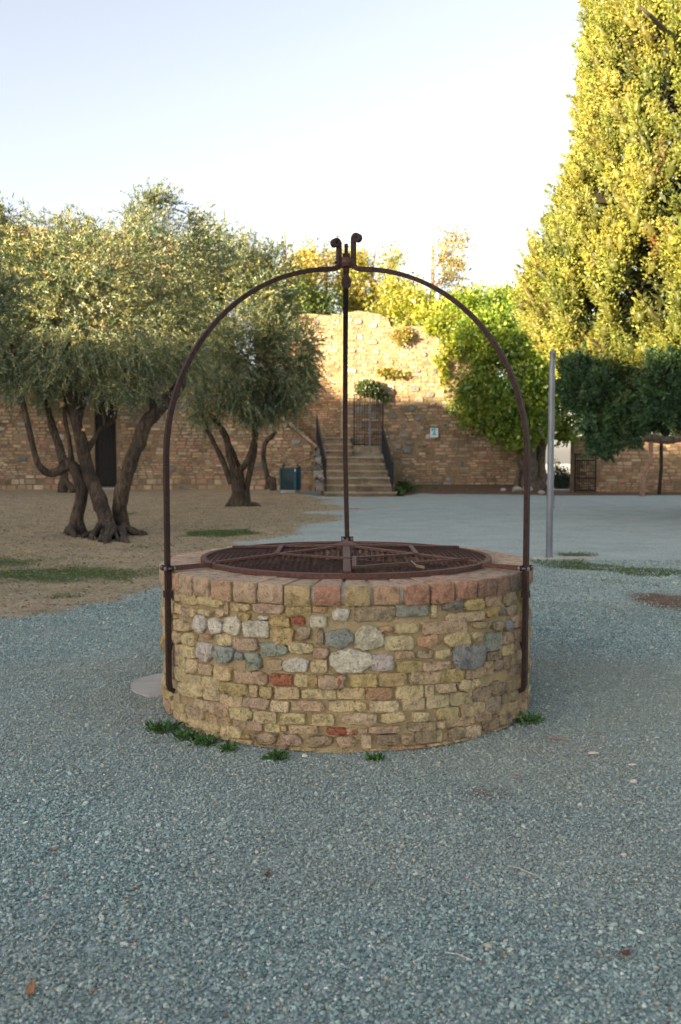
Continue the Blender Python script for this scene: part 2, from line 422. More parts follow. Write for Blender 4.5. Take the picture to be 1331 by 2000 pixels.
# loose gravel: nobody could count it, instanced stones on a point cloud
def gravel_cloud():
    pts = []; n = 0
    for y0, y1, dens in ((1.9, 3.2, 16500), (3.2, 4.6, 14500), (4.6, 6.5, 10500), (6.5, 9, 5600), (9, 12.5, 2000)):
        hw = .48 * y1 + 1.1
        k = int((y1 - y0) * 2 * hw * dens)
        pts.append(np.stack([RN.uniform(-hw, hw, k), RN.uniform(y0, y1, k)], -1))
    q = np.concatenate(pts)
    q = q[np.hypot(q[:, 0] - WX, q[:, 1] - WY) > 1.075]
    q = q[np.abs(q[:, 0]) < .47 * q[:, 1] + .9 + RN.normal(0, .12, len(q))]
    d_, b_, g_ = zones(q[:, 0], q[:, 1])
    keep = RN.random(len(q)) > np.clip(d_ * 1.25 + b_ * .95 + g_ * .5, 0, .985)
    q = q[keep]; n = len(q)
    z = gh(q[:, 0], q[:, 1]) + und(q[:, 0], q[:, 1])
    s = np.exp(RN.normal(0, .32, n)) * .0043
    grow = 1 + .35 * np.clip((q[:, 1] - 5) / 6, 0, 1)
    s = s * grow
    V = np.stack([q[:, 0], q[:, 1], z + s * .35 + RN.uniform(0, .004, n)], -1)
    me = bpy.data.meshes.new('gravel'); me.vertices.add(n); me.vertices.foreach_set('co', V.astype(np.float32).ravel()); me.update()
    sc = np.stack([s * RN.uniform(.8, 1.5, n), s * RN.uniform(.7, 1.1, n), s * RN.uniform(.45, .8, n)], -1)
    rot = np.stack([RN.normal(0, .45, n), RN.normal(0, .45, n), RN.uniform(0, 6.28, n)], -1)
    pal = np.array([(.105, .15, .15), (.155, .215, .213), (.21, .28, .272), (.27, .345, .33), (.35, .42, .395), (.50, .53, .49), (.37, .35, .275), (.18, .14, .11)])
    pi = RN.choice(8, n, p=[.15, .26, .28, .17, .075, .02, .035, .01])
    patch = 1 + .13 * fbm(np.stack([q[:, 0] * 1.1, q[:, 1] * 1.1, 0 * q[:, 0]], -1), 3)
    patch = patch * (1 + .12 * fbm(np.stack([q[:, 0] * .45 + 7, q[:, 1] * .3, 0 * q[:, 0]], -1), 2))
    col = pal[pi] * RN.uniform(.85, 1.15, (n, 1)) * patch[:, None]
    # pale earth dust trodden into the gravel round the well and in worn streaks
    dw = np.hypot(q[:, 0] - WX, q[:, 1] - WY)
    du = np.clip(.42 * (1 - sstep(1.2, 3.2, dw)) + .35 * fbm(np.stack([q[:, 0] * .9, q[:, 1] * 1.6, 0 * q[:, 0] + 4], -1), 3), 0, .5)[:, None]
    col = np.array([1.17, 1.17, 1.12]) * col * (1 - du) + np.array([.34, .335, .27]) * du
    for nm, arr, ty, at_ in (('gscale', sc, 'FLOAT_VECTOR', 'vector'), ('grot', rot, 'FLOAT_VECTOR', 'vector')):
        a = me.attributes.new(nm, ty, 'POINT'); a.data.foreach_set(at_, arr.astype(np.float32).ravel())
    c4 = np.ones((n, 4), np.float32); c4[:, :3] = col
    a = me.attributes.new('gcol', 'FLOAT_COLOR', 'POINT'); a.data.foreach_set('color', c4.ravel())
    o = bpy.data.objects.new('gravel', me); COL.objects.link(o)
    tag(o, 'loose blue-grey crushed gravel spread over the courtyard', 'gravel', kind='stuff')
    m, t, b = newmat('crushed_gravel')
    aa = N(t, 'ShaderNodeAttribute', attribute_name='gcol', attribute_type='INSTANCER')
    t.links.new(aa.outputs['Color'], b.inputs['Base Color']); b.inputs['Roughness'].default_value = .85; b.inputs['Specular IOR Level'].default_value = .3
    ng = bpy.data.node_groups.new('scatter_gravel', 'GeometryNodeTree')
    ng.interface.new_socket('Geometry', in_out='INPUT', socket_type='NodeSocketGeometry')
    ng.interface.new_socket('Geometry', in_out='OUTPUT', socket_type='NodeSocketGeometry')
    gi = ng.nodes.new('NodeGroupInput'); go = ng.nodes.new('NodeGroupOutput')
    ic = ng.nodes.new('GeometryNodeMeshIcoSphere'); ic.inputs['Radius'].default_value = 1; ic.inputs['Subdivisions'].default_value = 1
    sm = ng.nodes.new('GeometryNodeSetMaterial'); sm.inputs['Material'].default_value = m
    ip = ng.nodes.new('GeometryNodeInstanceOnPoints')
    def named(nm, dt):
        x = ng.nodes.new('GeometryNodeInputNamedAttribute'); x.data_type = dt; x.inputs['Name'].default_value = nm
        return [o_ for o_ in x.outputs if o_.enabled and o_.name == 'Attribute'][0]
    ng.links.new(ic.outputs['Mesh'], sm.inputs['Geometry'])
    ng.links.new(gi.outputs[0], ip.inputs['Points']); ng.links.new(sm.outputs[0], ip.inputs['Instance'])
    er = ng.nodes.new('FunctionNodeEulerToRotation'); ng.links.new(named('grot', 'FLOAT_VECTOR'), er.inputs[0])
    ng.links.new(er.outputs[0], ip.inputs['Rotation']); ng.links.new(named('gscale', 'FLOAT_VECTOR'), ip.inputs['Scale'])
    ng.links.new(ip.outputs[0], go.inputs[0])
    md = o.modifiers.new('scatter', 'NODES'); md.node_group = ng
    print('gravel', n)
gravel_cloud()

# ------------------------------------------------------------------ leaf engine
def nrm(a): return a / np.maximum(np.linalg.norm(a, axis=-1, keepdims=True), 1e-9)
def leaf_mesh(name, pos, dirs, length, width, cols, mat, parent=None, kind=None, nv=None, loose=.6):
    """every leaf a diamond quad: pos base, dirs axis"""
    n = len(pos); d = nrm(dirs); r = RN.normal(size=(n, 3)) if nv is None else nv + RN.normal(size=(n, 3)) * loose; s = nrm(np.cross(d, r))
    L = (length * np.exp(RN.normal(0, .25, n)))[:, None]; W_ = L * (width / length)
    V = np.empty((n, 4, 3)); V[:, 0] = pos; V[:, 1] = pos + d * L * .45 + s * W_ / 2; V[:, 2] = pos + d * L; V[:, 3] = pos + d * L * .45 - s * W_ / 2
    Fq = np.arange(n * 4).reshape(n, 4)
    C = np.repeat(cols, 4, axis=0)
    return mesh_np(name, V.reshape(-1, 3), Fq, mat, parent, C, False, kind)

def blob_points(blobs, n, shell=.35, nf=.9):
    """points in a union of ellipsoids, more of them towards the outside; noise thins the crown into clumps"""
    vol = np.array([b[3] * b[4] * b[5] for b in blobs]) ** .8; pr = vol / vol.sum()
    out = []; got = 0
    while got < n:
        k = int(n * 1.6)
        bi = RN.choice(len(blobs), k, p=pr); B = np.array(blobs)[bi]
        u = nrm(RN.normal(size=(k, 3))); r = RN.random(k) ** shell
        p = B[:, :3] + u * r[:, None] * B[:, 3:6] * (1 + .18 * fbm(u * 2.3 + B[:, :3], 3))[:, None]
        keep = fbm(p * nf + 31, 3) > -.22 + .1 * RN.normal(size=k)
        p = p[keep]; out.append(p); got += len(p)
    return np.concatenate(out)[:n]

def pal_pick(pal, n, var=.18):
    pal = np.array(pal); return pal[RN.integers(0, len(pal), n)] * np.exp(RN.normal(0, var, (n, 1)))

def olive_crown(blobs, ntw, per, parent, twl=.38, ll=.068, lw=.017):
    tw = blob_points(blobs, ntw)
    cen = np.array(blobs)[:, :3].mean(0)
    d = nrm(nrm(tw - cen) * .7 + RN.normal(size=(ntw, 3)) * .7 + np.array([0, 0, .35]))
    low = tw[:, 2] < np.quantile(tw[:, 2], .3); d[low, 2] -= .9; d = nrm(d)
    t = RN.random((ntw, per)); L = twl * RN.uniform(.6, 1.3, (ntw, 1))
    pos = tw[:, None, :] + d[:, None, :] * (t * L)[..., None]
    pos[..., 2] -= (t * t * L * .25)
    dl = nrm(d[:, None, :] + RN.normal(size=(ntw, per, 3)) * .55)
    tint = pal_pick([(.085, .145, .07), (.135, .19, .085), (.29, .29, .12), (.065, .12, .065), (.42, .38, .15)], ntw, .15)
    C = np.repeat(tint[:, None, :], per, 1).reshape(-1, 3) * np.exp(RN.normal(0, .15, (ntw * per, 1)))
    leaf_mesh('foliage', pos.reshape(-1, 3), dl.reshape(-1, 3), ll, lw, C, M_OLEAF, parent, nv=np.repeat(nrm(tw - cen + np.array([0, 0, .5])), per, 0), loose=.8)
    # the twigs that carry the leaves, as thin strips
    k = ntw // 3; a = tw[:k]; b_ = a + d[:k] * L[:k]; s = nrm(np.cross(d[:k], RN.normal(size=(k, 3)))) * .004
    V = np.stack([a - s * 1.5, a + s * 1.5, b_], 1).reshape(-1, 3)
    mesh_np('twigs', V, np.arange(k * 3).reshape(k, 3), M_BARK, parent, np.full(3, .3))

def limb(name, pts, rad, parent, mat, n=9, sub=5, gn=.18):
    p = spline(pts, sub); r = lerp_r([q_ * (.8 if mat is M_BARK else 1) for q_ in rad], len(p)); A = np.array([tuple(x) for x in p])
    mb = MB(); mb.tube(p, r, n, (.3, .3, .3))
    V = np.array(mb.v); cen = np.repeat(A, n, 0)
    k = len(p) * n
    q = V[:k] - cen; nz = fbm(V[:k] * np.array([9, 9, 3.]), 2)[:, None]
    V[:k] = cen + q * (1 + gn * nz * 1.6)
    return mesh_np(name, V, mb.f, mat, parent, np.array(mb.c), True)

def on_ground(px, py):
    x, y, _ = G(px, py); return (x, y, gz(x, y))

# ------------------------------------------------------------------ walls of the courtyard
PAL_WALL = [(.46, .335, .205), (.50, .37, .235), (.41, .295, .18), (.54, .42, .28), (.45, .28, .19), (.50, .325, .225), (.38, .30, .195), (.48, .40, .29), (.32, .235, .15), (.43, .25, .175)]
PAL_ROCK = [(.21, .215, .205), (.17, .18, .18), (.30, .29, .27), (.38, .35, .30), (.24, .245, .24), (.45, .41, .36)]
def wall(name, label, A, U, L, prof, thick, holes=(), z0=-.1, brick=(.30, .085), rocks=.35, rockzone=None, zmax_detail=99, bigbase=False, parts=300, seen=None):
    """a wall from A along the unit vector U; its face looks to the camera; prof: (s, top z)"""
    T = thing(name, label, 'wall')
    U = Vector((U[0], U[1], 0)).normalized(); Nn = Vector((U.y, -U.x, 0))     # towards the courtyard
    A = Vector((A[0], A[1], 0))
    top = lambda s: float(np.interp(s, [p[0] for p in prof], [p[1] for p in prof]))
    def W(s, d, z): q = A + U * s - Nn * d; return (q.x, q.y, z)
    cuts = sorted(set([0, L] + [p[0] for p in prof if 0 < p[0] < L] + [h[0] for h in holes] + [h[1] for h in holes] + list(np.arange(.5, L, .5))))
    cuts = [c for i, c in enumerate(cuts) if i == 0 or c - cuts[i - 1] > 1e-4]
    core = MB()
    for s0, s1 in zip(cuts[:-1], cuts[1:]):
        sm = (s0 + s1) / 2; iv = [(z0, None)]
        for h in holes:
            if h[0] - 1e-6 <= sm <= h[1] + 1e-6: iv = ([(z0, h[2])] if h[2] > z0 + .02 else []) + [(h[3], None)]
        for za, zb in iv:
            ta, tb = (top(s0 + 1e-4), top(s1 - 1e-4)) if zb is None else (zb, zb)
            V = [W(s0, 0, za), W(s1, 0, za), W(s1, 0, tb), W(s0, 0, ta), W(s0, thick, za), W(s1, thick, za), W(s1, thick, tb), W(s0, thick, ta)]
            core.add(V, [(0, 1, 2, 3), (5, 4, 7, 6), (3, 2, 6, 7), (1, 0, 4, 5), (0, 3, 7, 4), (2, 1, 5, 6)], (.27, .20, .125))
    core.build('mortar', M_WALLM, T)
    pcs = []; rk = []
    zt = min(max(p[1] for p in prof), zmax_detail)
    area = L * zt
    for _ in range(int(area * rocks * 1.2)):
        s = R_.uniform(.1, L - .1); z = R_.uniform(.1, zt)
        if rockzone and not rockzone(s, z): continue
        ww, hh = R_.uniform(.16, .42), R_.uniform(.12, .26)
        if any(abs(s - q[0]) < (ww + q[2]) / 2 + .03 and abs(z - q[1]) < (hh + q[3]) / 2 + .03 for q in rk): continue
        rk.append((s, z, ww, hh))
    grid = {}
    for q in rk:
        for gx_ in range(int((q[0] - q[2]) * 2), int((q[0] + q[2]) * 2) + 1): grid.setdefault(gx_, []).append(q)
    def ok(s, z, ww, hh):
        if s - ww / 2 < .0 or s + ww / 2 > L: return False
        if z + hh / 2 > min(top(s - ww / 2), top(s + ww / 2)) + .02: return False
        for h in holes:
            if s + ww / 2 > h[0] and s - ww / 2 < h[1] and z + hh / 2 > h[2] and z - hh / 2 < h[3]: return False
        return True
    for q in rk:
        if ok(*q): pcs.append((*q, 1))
    z = 0.02; base_rows = 0
    while z < zt:
        thin = vnoise(np.array([[z * .9, name.__len__(), 3.]]))[0]
        h = (brick[1] if thin > -.15 else brick[1] * 1.5) * R_.uniform(.85, 1.2)
        if bigbase and z < .45: h = R_.uniform(.2, .26)
        s = R_.uniform(-.2, 0)
        while s < L:
            ww = brick[0] * R_.uniform(.55, 1.35) * (1.15 if h > .12 else 1)
            sc_ = s + ww / 2; zc = z + h / 2 + .02 * math.sin(s * 1.3 + z)
            a, b = ww - .025, h - .02
            if ok(sc_, zc, a, b) and R_.random() > .05:
                if not any(abs(sc_ - q[0]) < (a + q[2]) / 2 and abs(zc - q[1]) < (b + q[3]) / 2 for q in grid.get(int(sc_ * 2), [])):
                    pcs.append((sc_, zc, a, b, 0))
            s += ww
        z += h
    def geo(p):
        s, z, a, b, rock = p
        j = .016 if rock else .009; pr = R_.uniform(.012, .04) + (.015 if rock else 0)
        n = 8; V = []
        for k in range(n):
            an = 2 * math.pi * (k + .5) / n; e = .55 if rock else .3
            cx = math.copysign(abs(math.cos(an)) ** e, math.cos(an)) * a / 2; cz = math.copysign(abs(math.sin(an)) ** e, math.sin(an)) * b / 2
            x_, z_ = s + cx + R_.uniform(-j, j), z + cz + R_.uniform(-j, j) * .7
            V.append((x_, z_, cx, cz))
        vv = [W(x_, .01, z_) for x_, z_, _, _ in V] + [W(x_ - cx * .16, -pr + R_.uniform(-.006, .006), z_ - cz * .2) for x_, z_, cx, cz in V]
        ff = [(k, (k + 1) % n, n + (k + 1) % n, n + k) for k in range(n)] + [tuple(n + k for k in range(n))]
        pal = PAL_ROCK if rock else PAL_WALL
        c = np.array(R_.choice(pal)) * R_.uniform(.75, 1.25)
        return vv, ff, c
    vis = [i for i, p in enumerate(pcs) if seen is None or seen(p[0], p[1])]
    vis.sort(key=lambda i: -pcs[i][2] * pcs[i][3]); single = set(vis[:parts])
    rest = MB()
    for i, p in enumerate(pcs):
        vv, ff, c = geo(p)
        if i in single: mesh_np('stone' if p[4] or p[3] > .12 else 'brick', vv, ff, M_WALL, T, c)
        else: rest.add(vv, ff, c)
    if rest.v: rest.build('masonry', M_WALL, T, kind='stuff')
    print(name, len(pcs)); return T

X_ = lambda px, Y: P(px, 900, Y)[0]
def prof_px(pts, Y, s0):
    out = []
    for px, py in pts:
        p = P(px, py, Y); out.append((p[0] - s0, p[2]))
    return out
YM = 34.0
xl = X_(668, YM)
main = wall('main_wall', 'high brick and stone rampart wall with grey rocks behind the stairs', (xl, YM), (1, 0), X_(1048, YM) - xl,
            prof_px([(668, 612), (700, 607), (740, 613), (758, 622), (764, 638), (840, 636), (900, 650), (960, 720), (1020, 800), (1048, 838)], YM, xl), 2.0,
            rocks=2.0, seen=lambda s, z: s < 6.6)
xd = X_(1048, YM) + .004
wall('doorway_wall', 'low piece of brick wall holding the bright open doorway', (xd, YM), (1, 0), X_(1122, YM) - xd,
     prof_px([(1048, 838), (1060, 846), (1122, 850)], YM, xd), .35, holes=[(X_(1066, YM) - xd, X_(1121, YM) - xd, -.2, P(1090, 859, YM)[2])], rocks=.3)
YR = 36.0
xr0 = X_(500, YR)
wall('recess_wall', 'tall brick wall set back left of the corner above the stairs', (xr0, YR), (1, 0), xl - .004 - xr0,
     prof_px([(500, 640), (560, 618), (600, 612), (640, 616), (667, 614)], YR, xr0), 1.2, rocks=.35, seen=lambda s, z: s > 1.2 and z > 1.5)
YL = 34.3
xl0 = -17.0; xl1 = X_(616, YL)
DOOR = (X_(186, YL) - xl0, X_(228, YL) - xl0)
wall('left_wall', 'long shaded stone wall behind the olive trees with sloping end', (xl0, YL), (1, 0), xl1 - xl0,
     prof_px([(-250, 440), (60, 440), (100, 447), (345, 468), (400, 560), (470, 700), (530, 798), (565, 832), (616, 874)], YL, xl0), 1.0,
     holes=[(*DOOR, -.2, P(200, 756, YL)[2])], rocks=.75, bigbase=True, seen=lambda s, z: s > 4 and z < 3.6)
YG = 34.0
xg0 = X_(1122, YG) + .004; 
wall('garden_wall', 'low shaded brick wall at the right beyond the open gate', (xg0, YG), (1, 0), 9.5,
     prof_px([(1122, 853), (1331, 856), (1800, 850)], YG, xg0), .6, rocks=.4, seen=lambda s, z: s < 4.3)
# rampart added outside the frame, west of the courtyard: roofline shaped to throw the evening shade over the yard
wr = MB()
prf = [(-60, 13.0), (-17.3, 13.0), (-15.8, 10.8), (-12.3, 10.7), (-9.8, 12.2), (-8.2, 12.9), (-6.6, 11.9), (-4.8, 11.9), (-2.8, 12.5), (.4, 11.8), (2.4, 11.9), (4.1, 13.3), (5.7, 14.4), (12, 14.6), (36, 14.6)]
for (y0, h0), (y1, h1) in zip(prf[:-1], prf[1:]):
    V = [(-40, y0, -.3), (-40, y1, -.3), (-40, y1, h1), (-40, y0, h0), (-41.5, y0, -.3), (-41.5, y1, -.3), (-41.5, y1, h1), (-41.5, y0, h0)]
    wr.add(V, [(0, 3, 2, 1), (4, 5, 6, 7), (3, 7, 6, 2), (0, 1, 5, 4), (0, 4, 7, 3), (1, 2, 6, 5)], (.38, .27, .16))
wr.box(-40, -17.02, 34.35, 35.3, -.3, 9.6, (.38, .27, .16))
tag(wr.build('rampart', M_WALLM), 'long unseen brick rampart added west of the courtyard to shade it', 'wall')

# sloping cap stones on the end of the left wall
cp = thing('sloping_coping', 'row of pale cap stones sloping down beside the stairs', 'coping')
pts = [P(a, b, YL) for a, b in ((548, 815), (565, 829), (581, 842), (597, 856), (611, 868), (620, 876))]
for a, b in zip(pts[:-1], pts[1:]):
    mb = MB(); a = Vector(a); b = Vector(b); dv = (b - a) * .47; c0 = (a + b) / 2 + Vector((0, .35, .045))
    mb.bar([c0 - dv, c0 + dv], (0, 1, 0), 1.02, .10, (.42 * R_.uniform(.8, 1.2), .36, .28)); mb.build('cap_stone', M_WALL, cp)

# tall dark door in the left wall
dr = thing('tall_door', 'tall black boarded door in the wall behind the big olive tree', 'door')
d0, d1, dz = DOOR[0] + xl0, DOOR[1] + xl0, P(200, 756, YL)[2]
nb = 6
for k in range(nb):
    mb = MB(); a = d0 + (d1 - d0) * k / nb; b = d0 + (d1 - d0) * (k + 1) / nb
    mb.box(a + .006, b - .006, YL + .10 + .01 * (k % 2), YL + .16, .06, dz, (.02, .02, .02)); mb.build('plank', M_WOOD, dr)
mb = MB(); mb.box(d0 - .05, d1 + .05, YL - .12, YL - .05, .10, .16, (.3, .3, .3))
for k in range(12): mb.box(d0 + (d1 - d0) * (k + .2) / 12, d0 + (d1 - d0) * (k + .6) / 12, YL - .11, YL - .06, .0, .2, (.3, .3, .3))
mb.build('threshold_fence', M_CONC, dr)

# ------------------------------------------------------------------ stairs, rails, wall gate
st = thing('stone_stairs', 'worn stone stairs with pale treads climbing to the rampart', 'stairs')
STEP0, TR, RS = 30.7, .34, .238
for k in range(9):
    y0 = STEP0 + TR * k; z = .16 + RS * k
    pl = 628 + 2.2 * min(k, 5) if k < 6 else 632
    x0 = X_([634, 632, 630, 628, 627, 626, 632, 633, 634][k], y0); x1 = X_([776, 772, 764, 758, 753, 748, 690, 688, 686][k], y0)
    if k >= 6: y0 += .25
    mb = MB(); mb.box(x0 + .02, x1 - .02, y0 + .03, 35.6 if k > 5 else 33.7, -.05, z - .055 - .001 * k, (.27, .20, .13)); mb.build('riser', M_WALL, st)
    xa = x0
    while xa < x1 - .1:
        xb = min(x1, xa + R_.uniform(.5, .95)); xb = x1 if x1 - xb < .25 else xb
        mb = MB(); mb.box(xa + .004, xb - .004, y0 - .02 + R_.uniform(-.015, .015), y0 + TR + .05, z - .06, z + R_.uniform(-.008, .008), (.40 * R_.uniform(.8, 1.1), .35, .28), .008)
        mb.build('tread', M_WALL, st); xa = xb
mb = MB(); mb.box(X_(690, 33.3), X_(752, 33.3), 33.25, 33.98, 1.2, 1.72, (.28, .24, .18), .01); mb.build('gate_plinth', M_WALL, st)
for k in range(14):    # rough stones along the flank of the stairs
    p = P(R_.uniform(618, 630), 880 + k * 5.6, 31 + (14 - k) * .16)
    mb = MB(); r = R_.uniform(.09, .16); mb.box(p[0] - r, p[0] + r, p[1] - .15, p[1] + .25, max(-.05, p[2] - r * .8), max(.1, p[2] + r * .6), np.array(R_.choice(PAL_ROCK)) * .8, .03)
    mb.build('stone', M_WALL, st)

def rail(label, bot, topp, n, zfoot0, zfoot1, grp):
    T = thing('stair_railing', label, 'railing', grp)
    b = Vector(bot); t = Vector(topp)
    mb = MB(); mb.bar([b, t], (1, 0, 0), .05, .035); mb.build('handrail', M_BLACKIRON, T)
    for q, zf in ((b, zfoot0), (t, zfoot1)):
        mb = MB(); mb.tube([(q.x, q.y, zf), (q.x, q.y, q.z)], .022, 6); mb.build('post', M_BLACKIRON, T)
    lb = Vector((b.x, b.y, zfoot0 + .14)); lt = Vector((t.x, t.y, zfoot1 + .14))
    mb = MB(); mb.bar([lb, lt], (1, 0, 0), .03, .025); mb.build('lower_rail', M_BLACKIRON, T)
    for k in range(1, n):
        f = k / n; q0 = lb.lerp(lt, f); q1 = b.lerp(t, f)
        mb = MB(); mb.tube([q0, q1], .009, 5); mb.build('baluster', M_BLACKIRON, T)
    return T
rail('dark iron stair railing on the left side of the stairs', P(637, 897, 30.9), P(619, 811, 34.1), 24, .1, 1.95, 'railings of the stone stairs')
rail('dark iron stair railing on the right side beside the wall gate', P(768, 904, 30.8), P(747, 833, 33.2), 22, .1, 1.45, 'railings of the stone stairs')

gt = thing('wall_gate', 'rusty grey iron grille gate at the top of the stairs', 'gate')
gy = 33.78; g0, g1, gm = X_(692, gy), X_(748, gy), X_(723, gy); gz0, gz1 = P(700, 870, gy)[2], P(700, 769, gy)[2]
mb = MB()
for x in (g0, g1): mb.tube([(x, gy, gz0), (x, gy, gz1)], .022, 6)
for z in (gz0 + .03, gz1 - .02): mb.tube([(g0, gy, z), (g1, gy, z)], .018, 6)
mb.build('frame', M_BLACKIRON, gt)
mb = MB(); mb.tube([(gm, gy - .03, gz0), (gm, gy - .03, gz1)], .035, 6); mb.build('centre_post', M_POLE, gt)
for x in list(np.linspace(g0, gm, 7)[1:-1]) + list(np.linspace(gm, g1, 7)[1:-1]):
    mb = MB(); mb.tube([(x, gy, gz0), (x, gy, gz1)], .008, 4); mb.build('bar', M_BLACKIRON, gt)
for z in np.linspace(gz0, gz1, 10)[1:-1]:
    mb = MB(); mb.tube([(g0, gy - .012, z), (g1, gy - .012, z)], .007, 4); mb.build('cross_bar', M_BLACKIRON, gt)

# sign on the main wall
sg = thing('wall_sign', 'small white sign with turquoise pictogram on the rampart wall', 'sign')
sx0, sy0, sz1 = P(841, 836, 33.93); sx1, _, sz0 = P(856, 854, 33.93)
mb = MB(); mb.box(sx0, sx1, 33.91, 33.935, sz0, sz1); mb.build('plate', M_SIGNW, sg)
mb = MB(); ws, hs_ = sx1 - sx0, sz1 - sz0
def sq(a, b, c, d): mb.box(sx0 + a * ws, sx0 + b * ws, 33.902, 33.909, sz0 + c * hs_, sz0 + d * hs_)
sq(.12, .66, .80, .95); sq(.12, .36, .66, .80); sq(.44, .62, .32, .80); sq(.36, .50, .44, .60); sq(.14, .82, .24, .32); sq(.30, .70, .32, .40); sq(.72, .86, .84, .90)
mb.build('pictogram', M_SIGNB, sg)

# ------------------------------------------------------------------ open gate, doorway dressing
og = thing('open_gate', 'black barred iron gate leaf folded open against the garden wall', 'gate')
ga, gb = X_(1124, 33.85), X_(1163, 33.85); gt0, gt1 = .03, P(1130, 885, 33.85)[2]
mb = MB(); mb.bar([(ga, 33.85, gt0), (ga, 33.85, gt1)], (1, 0, 0), .05, .04); mb.bar([(gb, 33.8, gt0), (gb, 33.8, gt1)], (1, 0, 0), .05, .04); mb.build('stile', M_DARKPROP, og)
for z in (gt0 + .05, .55, 1.2, gt1 - .05): mb = MB(); mb.bar([(ga, 33.84, z), (gb, 33.79, z)], (0, 0, 1), .04, .02); mb.build('rail', M_DARKPROP, og)
for k in range(1, 9):
    x = ga + (gb - ga) * k / 9; mb = MB(); mb.tube([(x, 33.82, gt0), (x, 33.82, gt1)], .012, 5); mb.build('bar', M_DARKPROP, og)

def broad_crown(name, blobs, n, ll, parent, pal, mat=M_LLEAF, per=14, spread=.22, shell=.33, wr_=.62, nf=.9, var=.16):
    c = blob_points(blobs, n // per, shell, nf); k = len(c)
    cen = np.array(blobs)[:, :3].mean(0)
    pos = c[:, None, :] + RN.normal(size=(k, per, 3)) * spread
    d = nrm(nrm(c - cen)[:, None, :] * .6 + RN.normal(size=(k, per, 3)) * .8 + np.array([0, 0, -.25]))
    C = np.repeat(pal_pick(pal, k, var)[:, None, :], per, 1).reshape(-1, 3) * np.exp(RN.normal(0, .14, (k * per, 1)))
    return leaf_mesh(name, pos.reshape(-1, 3), d.reshape(-1, 3), ll, ll * wr_, C, mat, parent, nv=np.repeat(nrm(c - cen), per, 0), loose=.75)
def eb(px, py, rx, ry, Y, dr):
    """ellipsoid of foliage: centre and half sizes as seen, at depth Y, half depth dr"""
    c = P(px, py, Y); return (c[0], c[1], c[2], rx * Y / F, dr, ry * Y / F)

GREEN = [(.055, .105, .03), (.075, .13, .035), (.10, .16, .04), (.045, .09, .03)]
YGREEN = [(.25, .31, .035), (.32, .34, .04), (.19, .27, .035), (.38, .36, .05)]
AUT = [(.42, .32, .07), (.30, .29, .08), (.38, .28, .09), (.22, .25, .07), (.28, .20, .06)]

# bush outside the doorway, seen through it
t_ = thing('shrub', 'dark evergreen shrub outside the bright doorway', 'shrub')
bz = gz(9.2, 40)
broad_crown('foliage', [eb(1096, 955, 26, 40, 39, .7), eb(1086, 935, 10, 34, 39, .4), eb(1108, 950, 12, 24, 39, .4)], 9000, .07, t_, [(.02, .04, .02), (.03, .055, .028)], spread=.1, var=.1)
mb = MB(); mb.tube([P(1096, 985, 39), P(1096, 940, 39)], .05, 6); mb.build('stem', M_BARK, t_)
mb = MB(); mb.tube([P(1100, 968, 37.2), P(1121, 943, 37.2)], .035, 6)
tag(mb.build('slanting_pole', M_POLE), 'pale slanting metal pole low in the bright doorway', 'pole')

# ------------------------------------------------------------------ laurel and creepers on the rampart
lt = thing('ivy_tree', 'large leafy green ivy-clad tree against the rampart left of the lamp post', 'tree')
B = [eb(1000, 765, 95, 95, 32.6, 1.3), eb(935, 775, 55, 68, 32.8, .9), eb(1045, 690, 60, 110, 32.8, 1.3), eb(985, 655, 75, 60, 33.2, 1.2), eb(935, 655, 45, 40, 33.3, .8), eb(1040, 815, 42, 45, 32.5, 1.1), eb(1092, 812, 42, 38, 33.4, .7), eb(1104, 842, 20, 16, 33.5, .4), eb(1095, 650, 45, 80, 34.8, 1.0), eb(1000, 845, 40, 35, 32.4, .9), eb(1115, 710, 60, 100, 33.5, 1.2), eb(930, 610, 60, 38, 34.8, 1.2), eb(1010, 600, 60, 38, 34.8, 1.2), eb(1075, 610, 50, 50, 34.8, 1.2)]
broad_crown('crown', B, 62000, .125, lt, [(.13, .22, .022), (.20, .29, .028), (.27, .33, .03), (.09, .17, .022)], per=16, spread=.15, shell=.28)
limb('trunk', [P(1036, 968, 32.9), P(1034, 930, 32.9), P(1028, 890, 32.9), P(1040, 850, 33.0), P(1060, 790, 33.1)], [.48, .36, .34, .3, .2], lt, M_BARK2, 12, 5, .3)
limb('limb', [P(1008, 962, 32.7), P(1012, 930, 32.8), P(1022, 890, 32.8), P(1000, 840, 32.8)], [.16, .10, .08, .06], lt, M_BARK2, 8)
limb('limb', [P(1060, 960, 33.2), P(1056, 910, 33.1), P(1062, 860, 33.0), P(1090, 800, 33.2)], [.22, .18, .16, .1], lt, M_BARK2, 8, 5, .3)
for k, (px, py, r) in enumerate([(1010, 962, .16), (1028, 966, .13), (1048, 966, .17), (1038, 958, .12), (998, 966, .1)]):
    x, y, z = on_ground(px, py + 4); bm = bmesh.new(); bmesh.ops.create_icosphere(bm, subdivisions=2, radius=r)
    V = np.array([v.co[:] for v in bm.verts]); V *= (1 + .25 * fbm(V * 8 + k * 3, 2))[:, None]; V = V * np.array([1.2, .9, .75]) + np.array([x, 32.2, gz(x, 32.2) + r * .4])
    o = mesh_np('rock', V, [tuple(v.index for v in f.verts) for f in bm.faces], M_WALL, None, (.40, .38, .34)); bm.free()
    tag(o, ['pale rock at the left foot of the ivy tree trunk', 'grey rock in front of the ivy tree trunk', 'largest pale rock right of the ivy tree trunk', 'rock tucked behind others under the ivy tree', 'smallest rock farthest left by the ivy tree'][k], 'rock', 'rocks at the foot of the ivy tree')

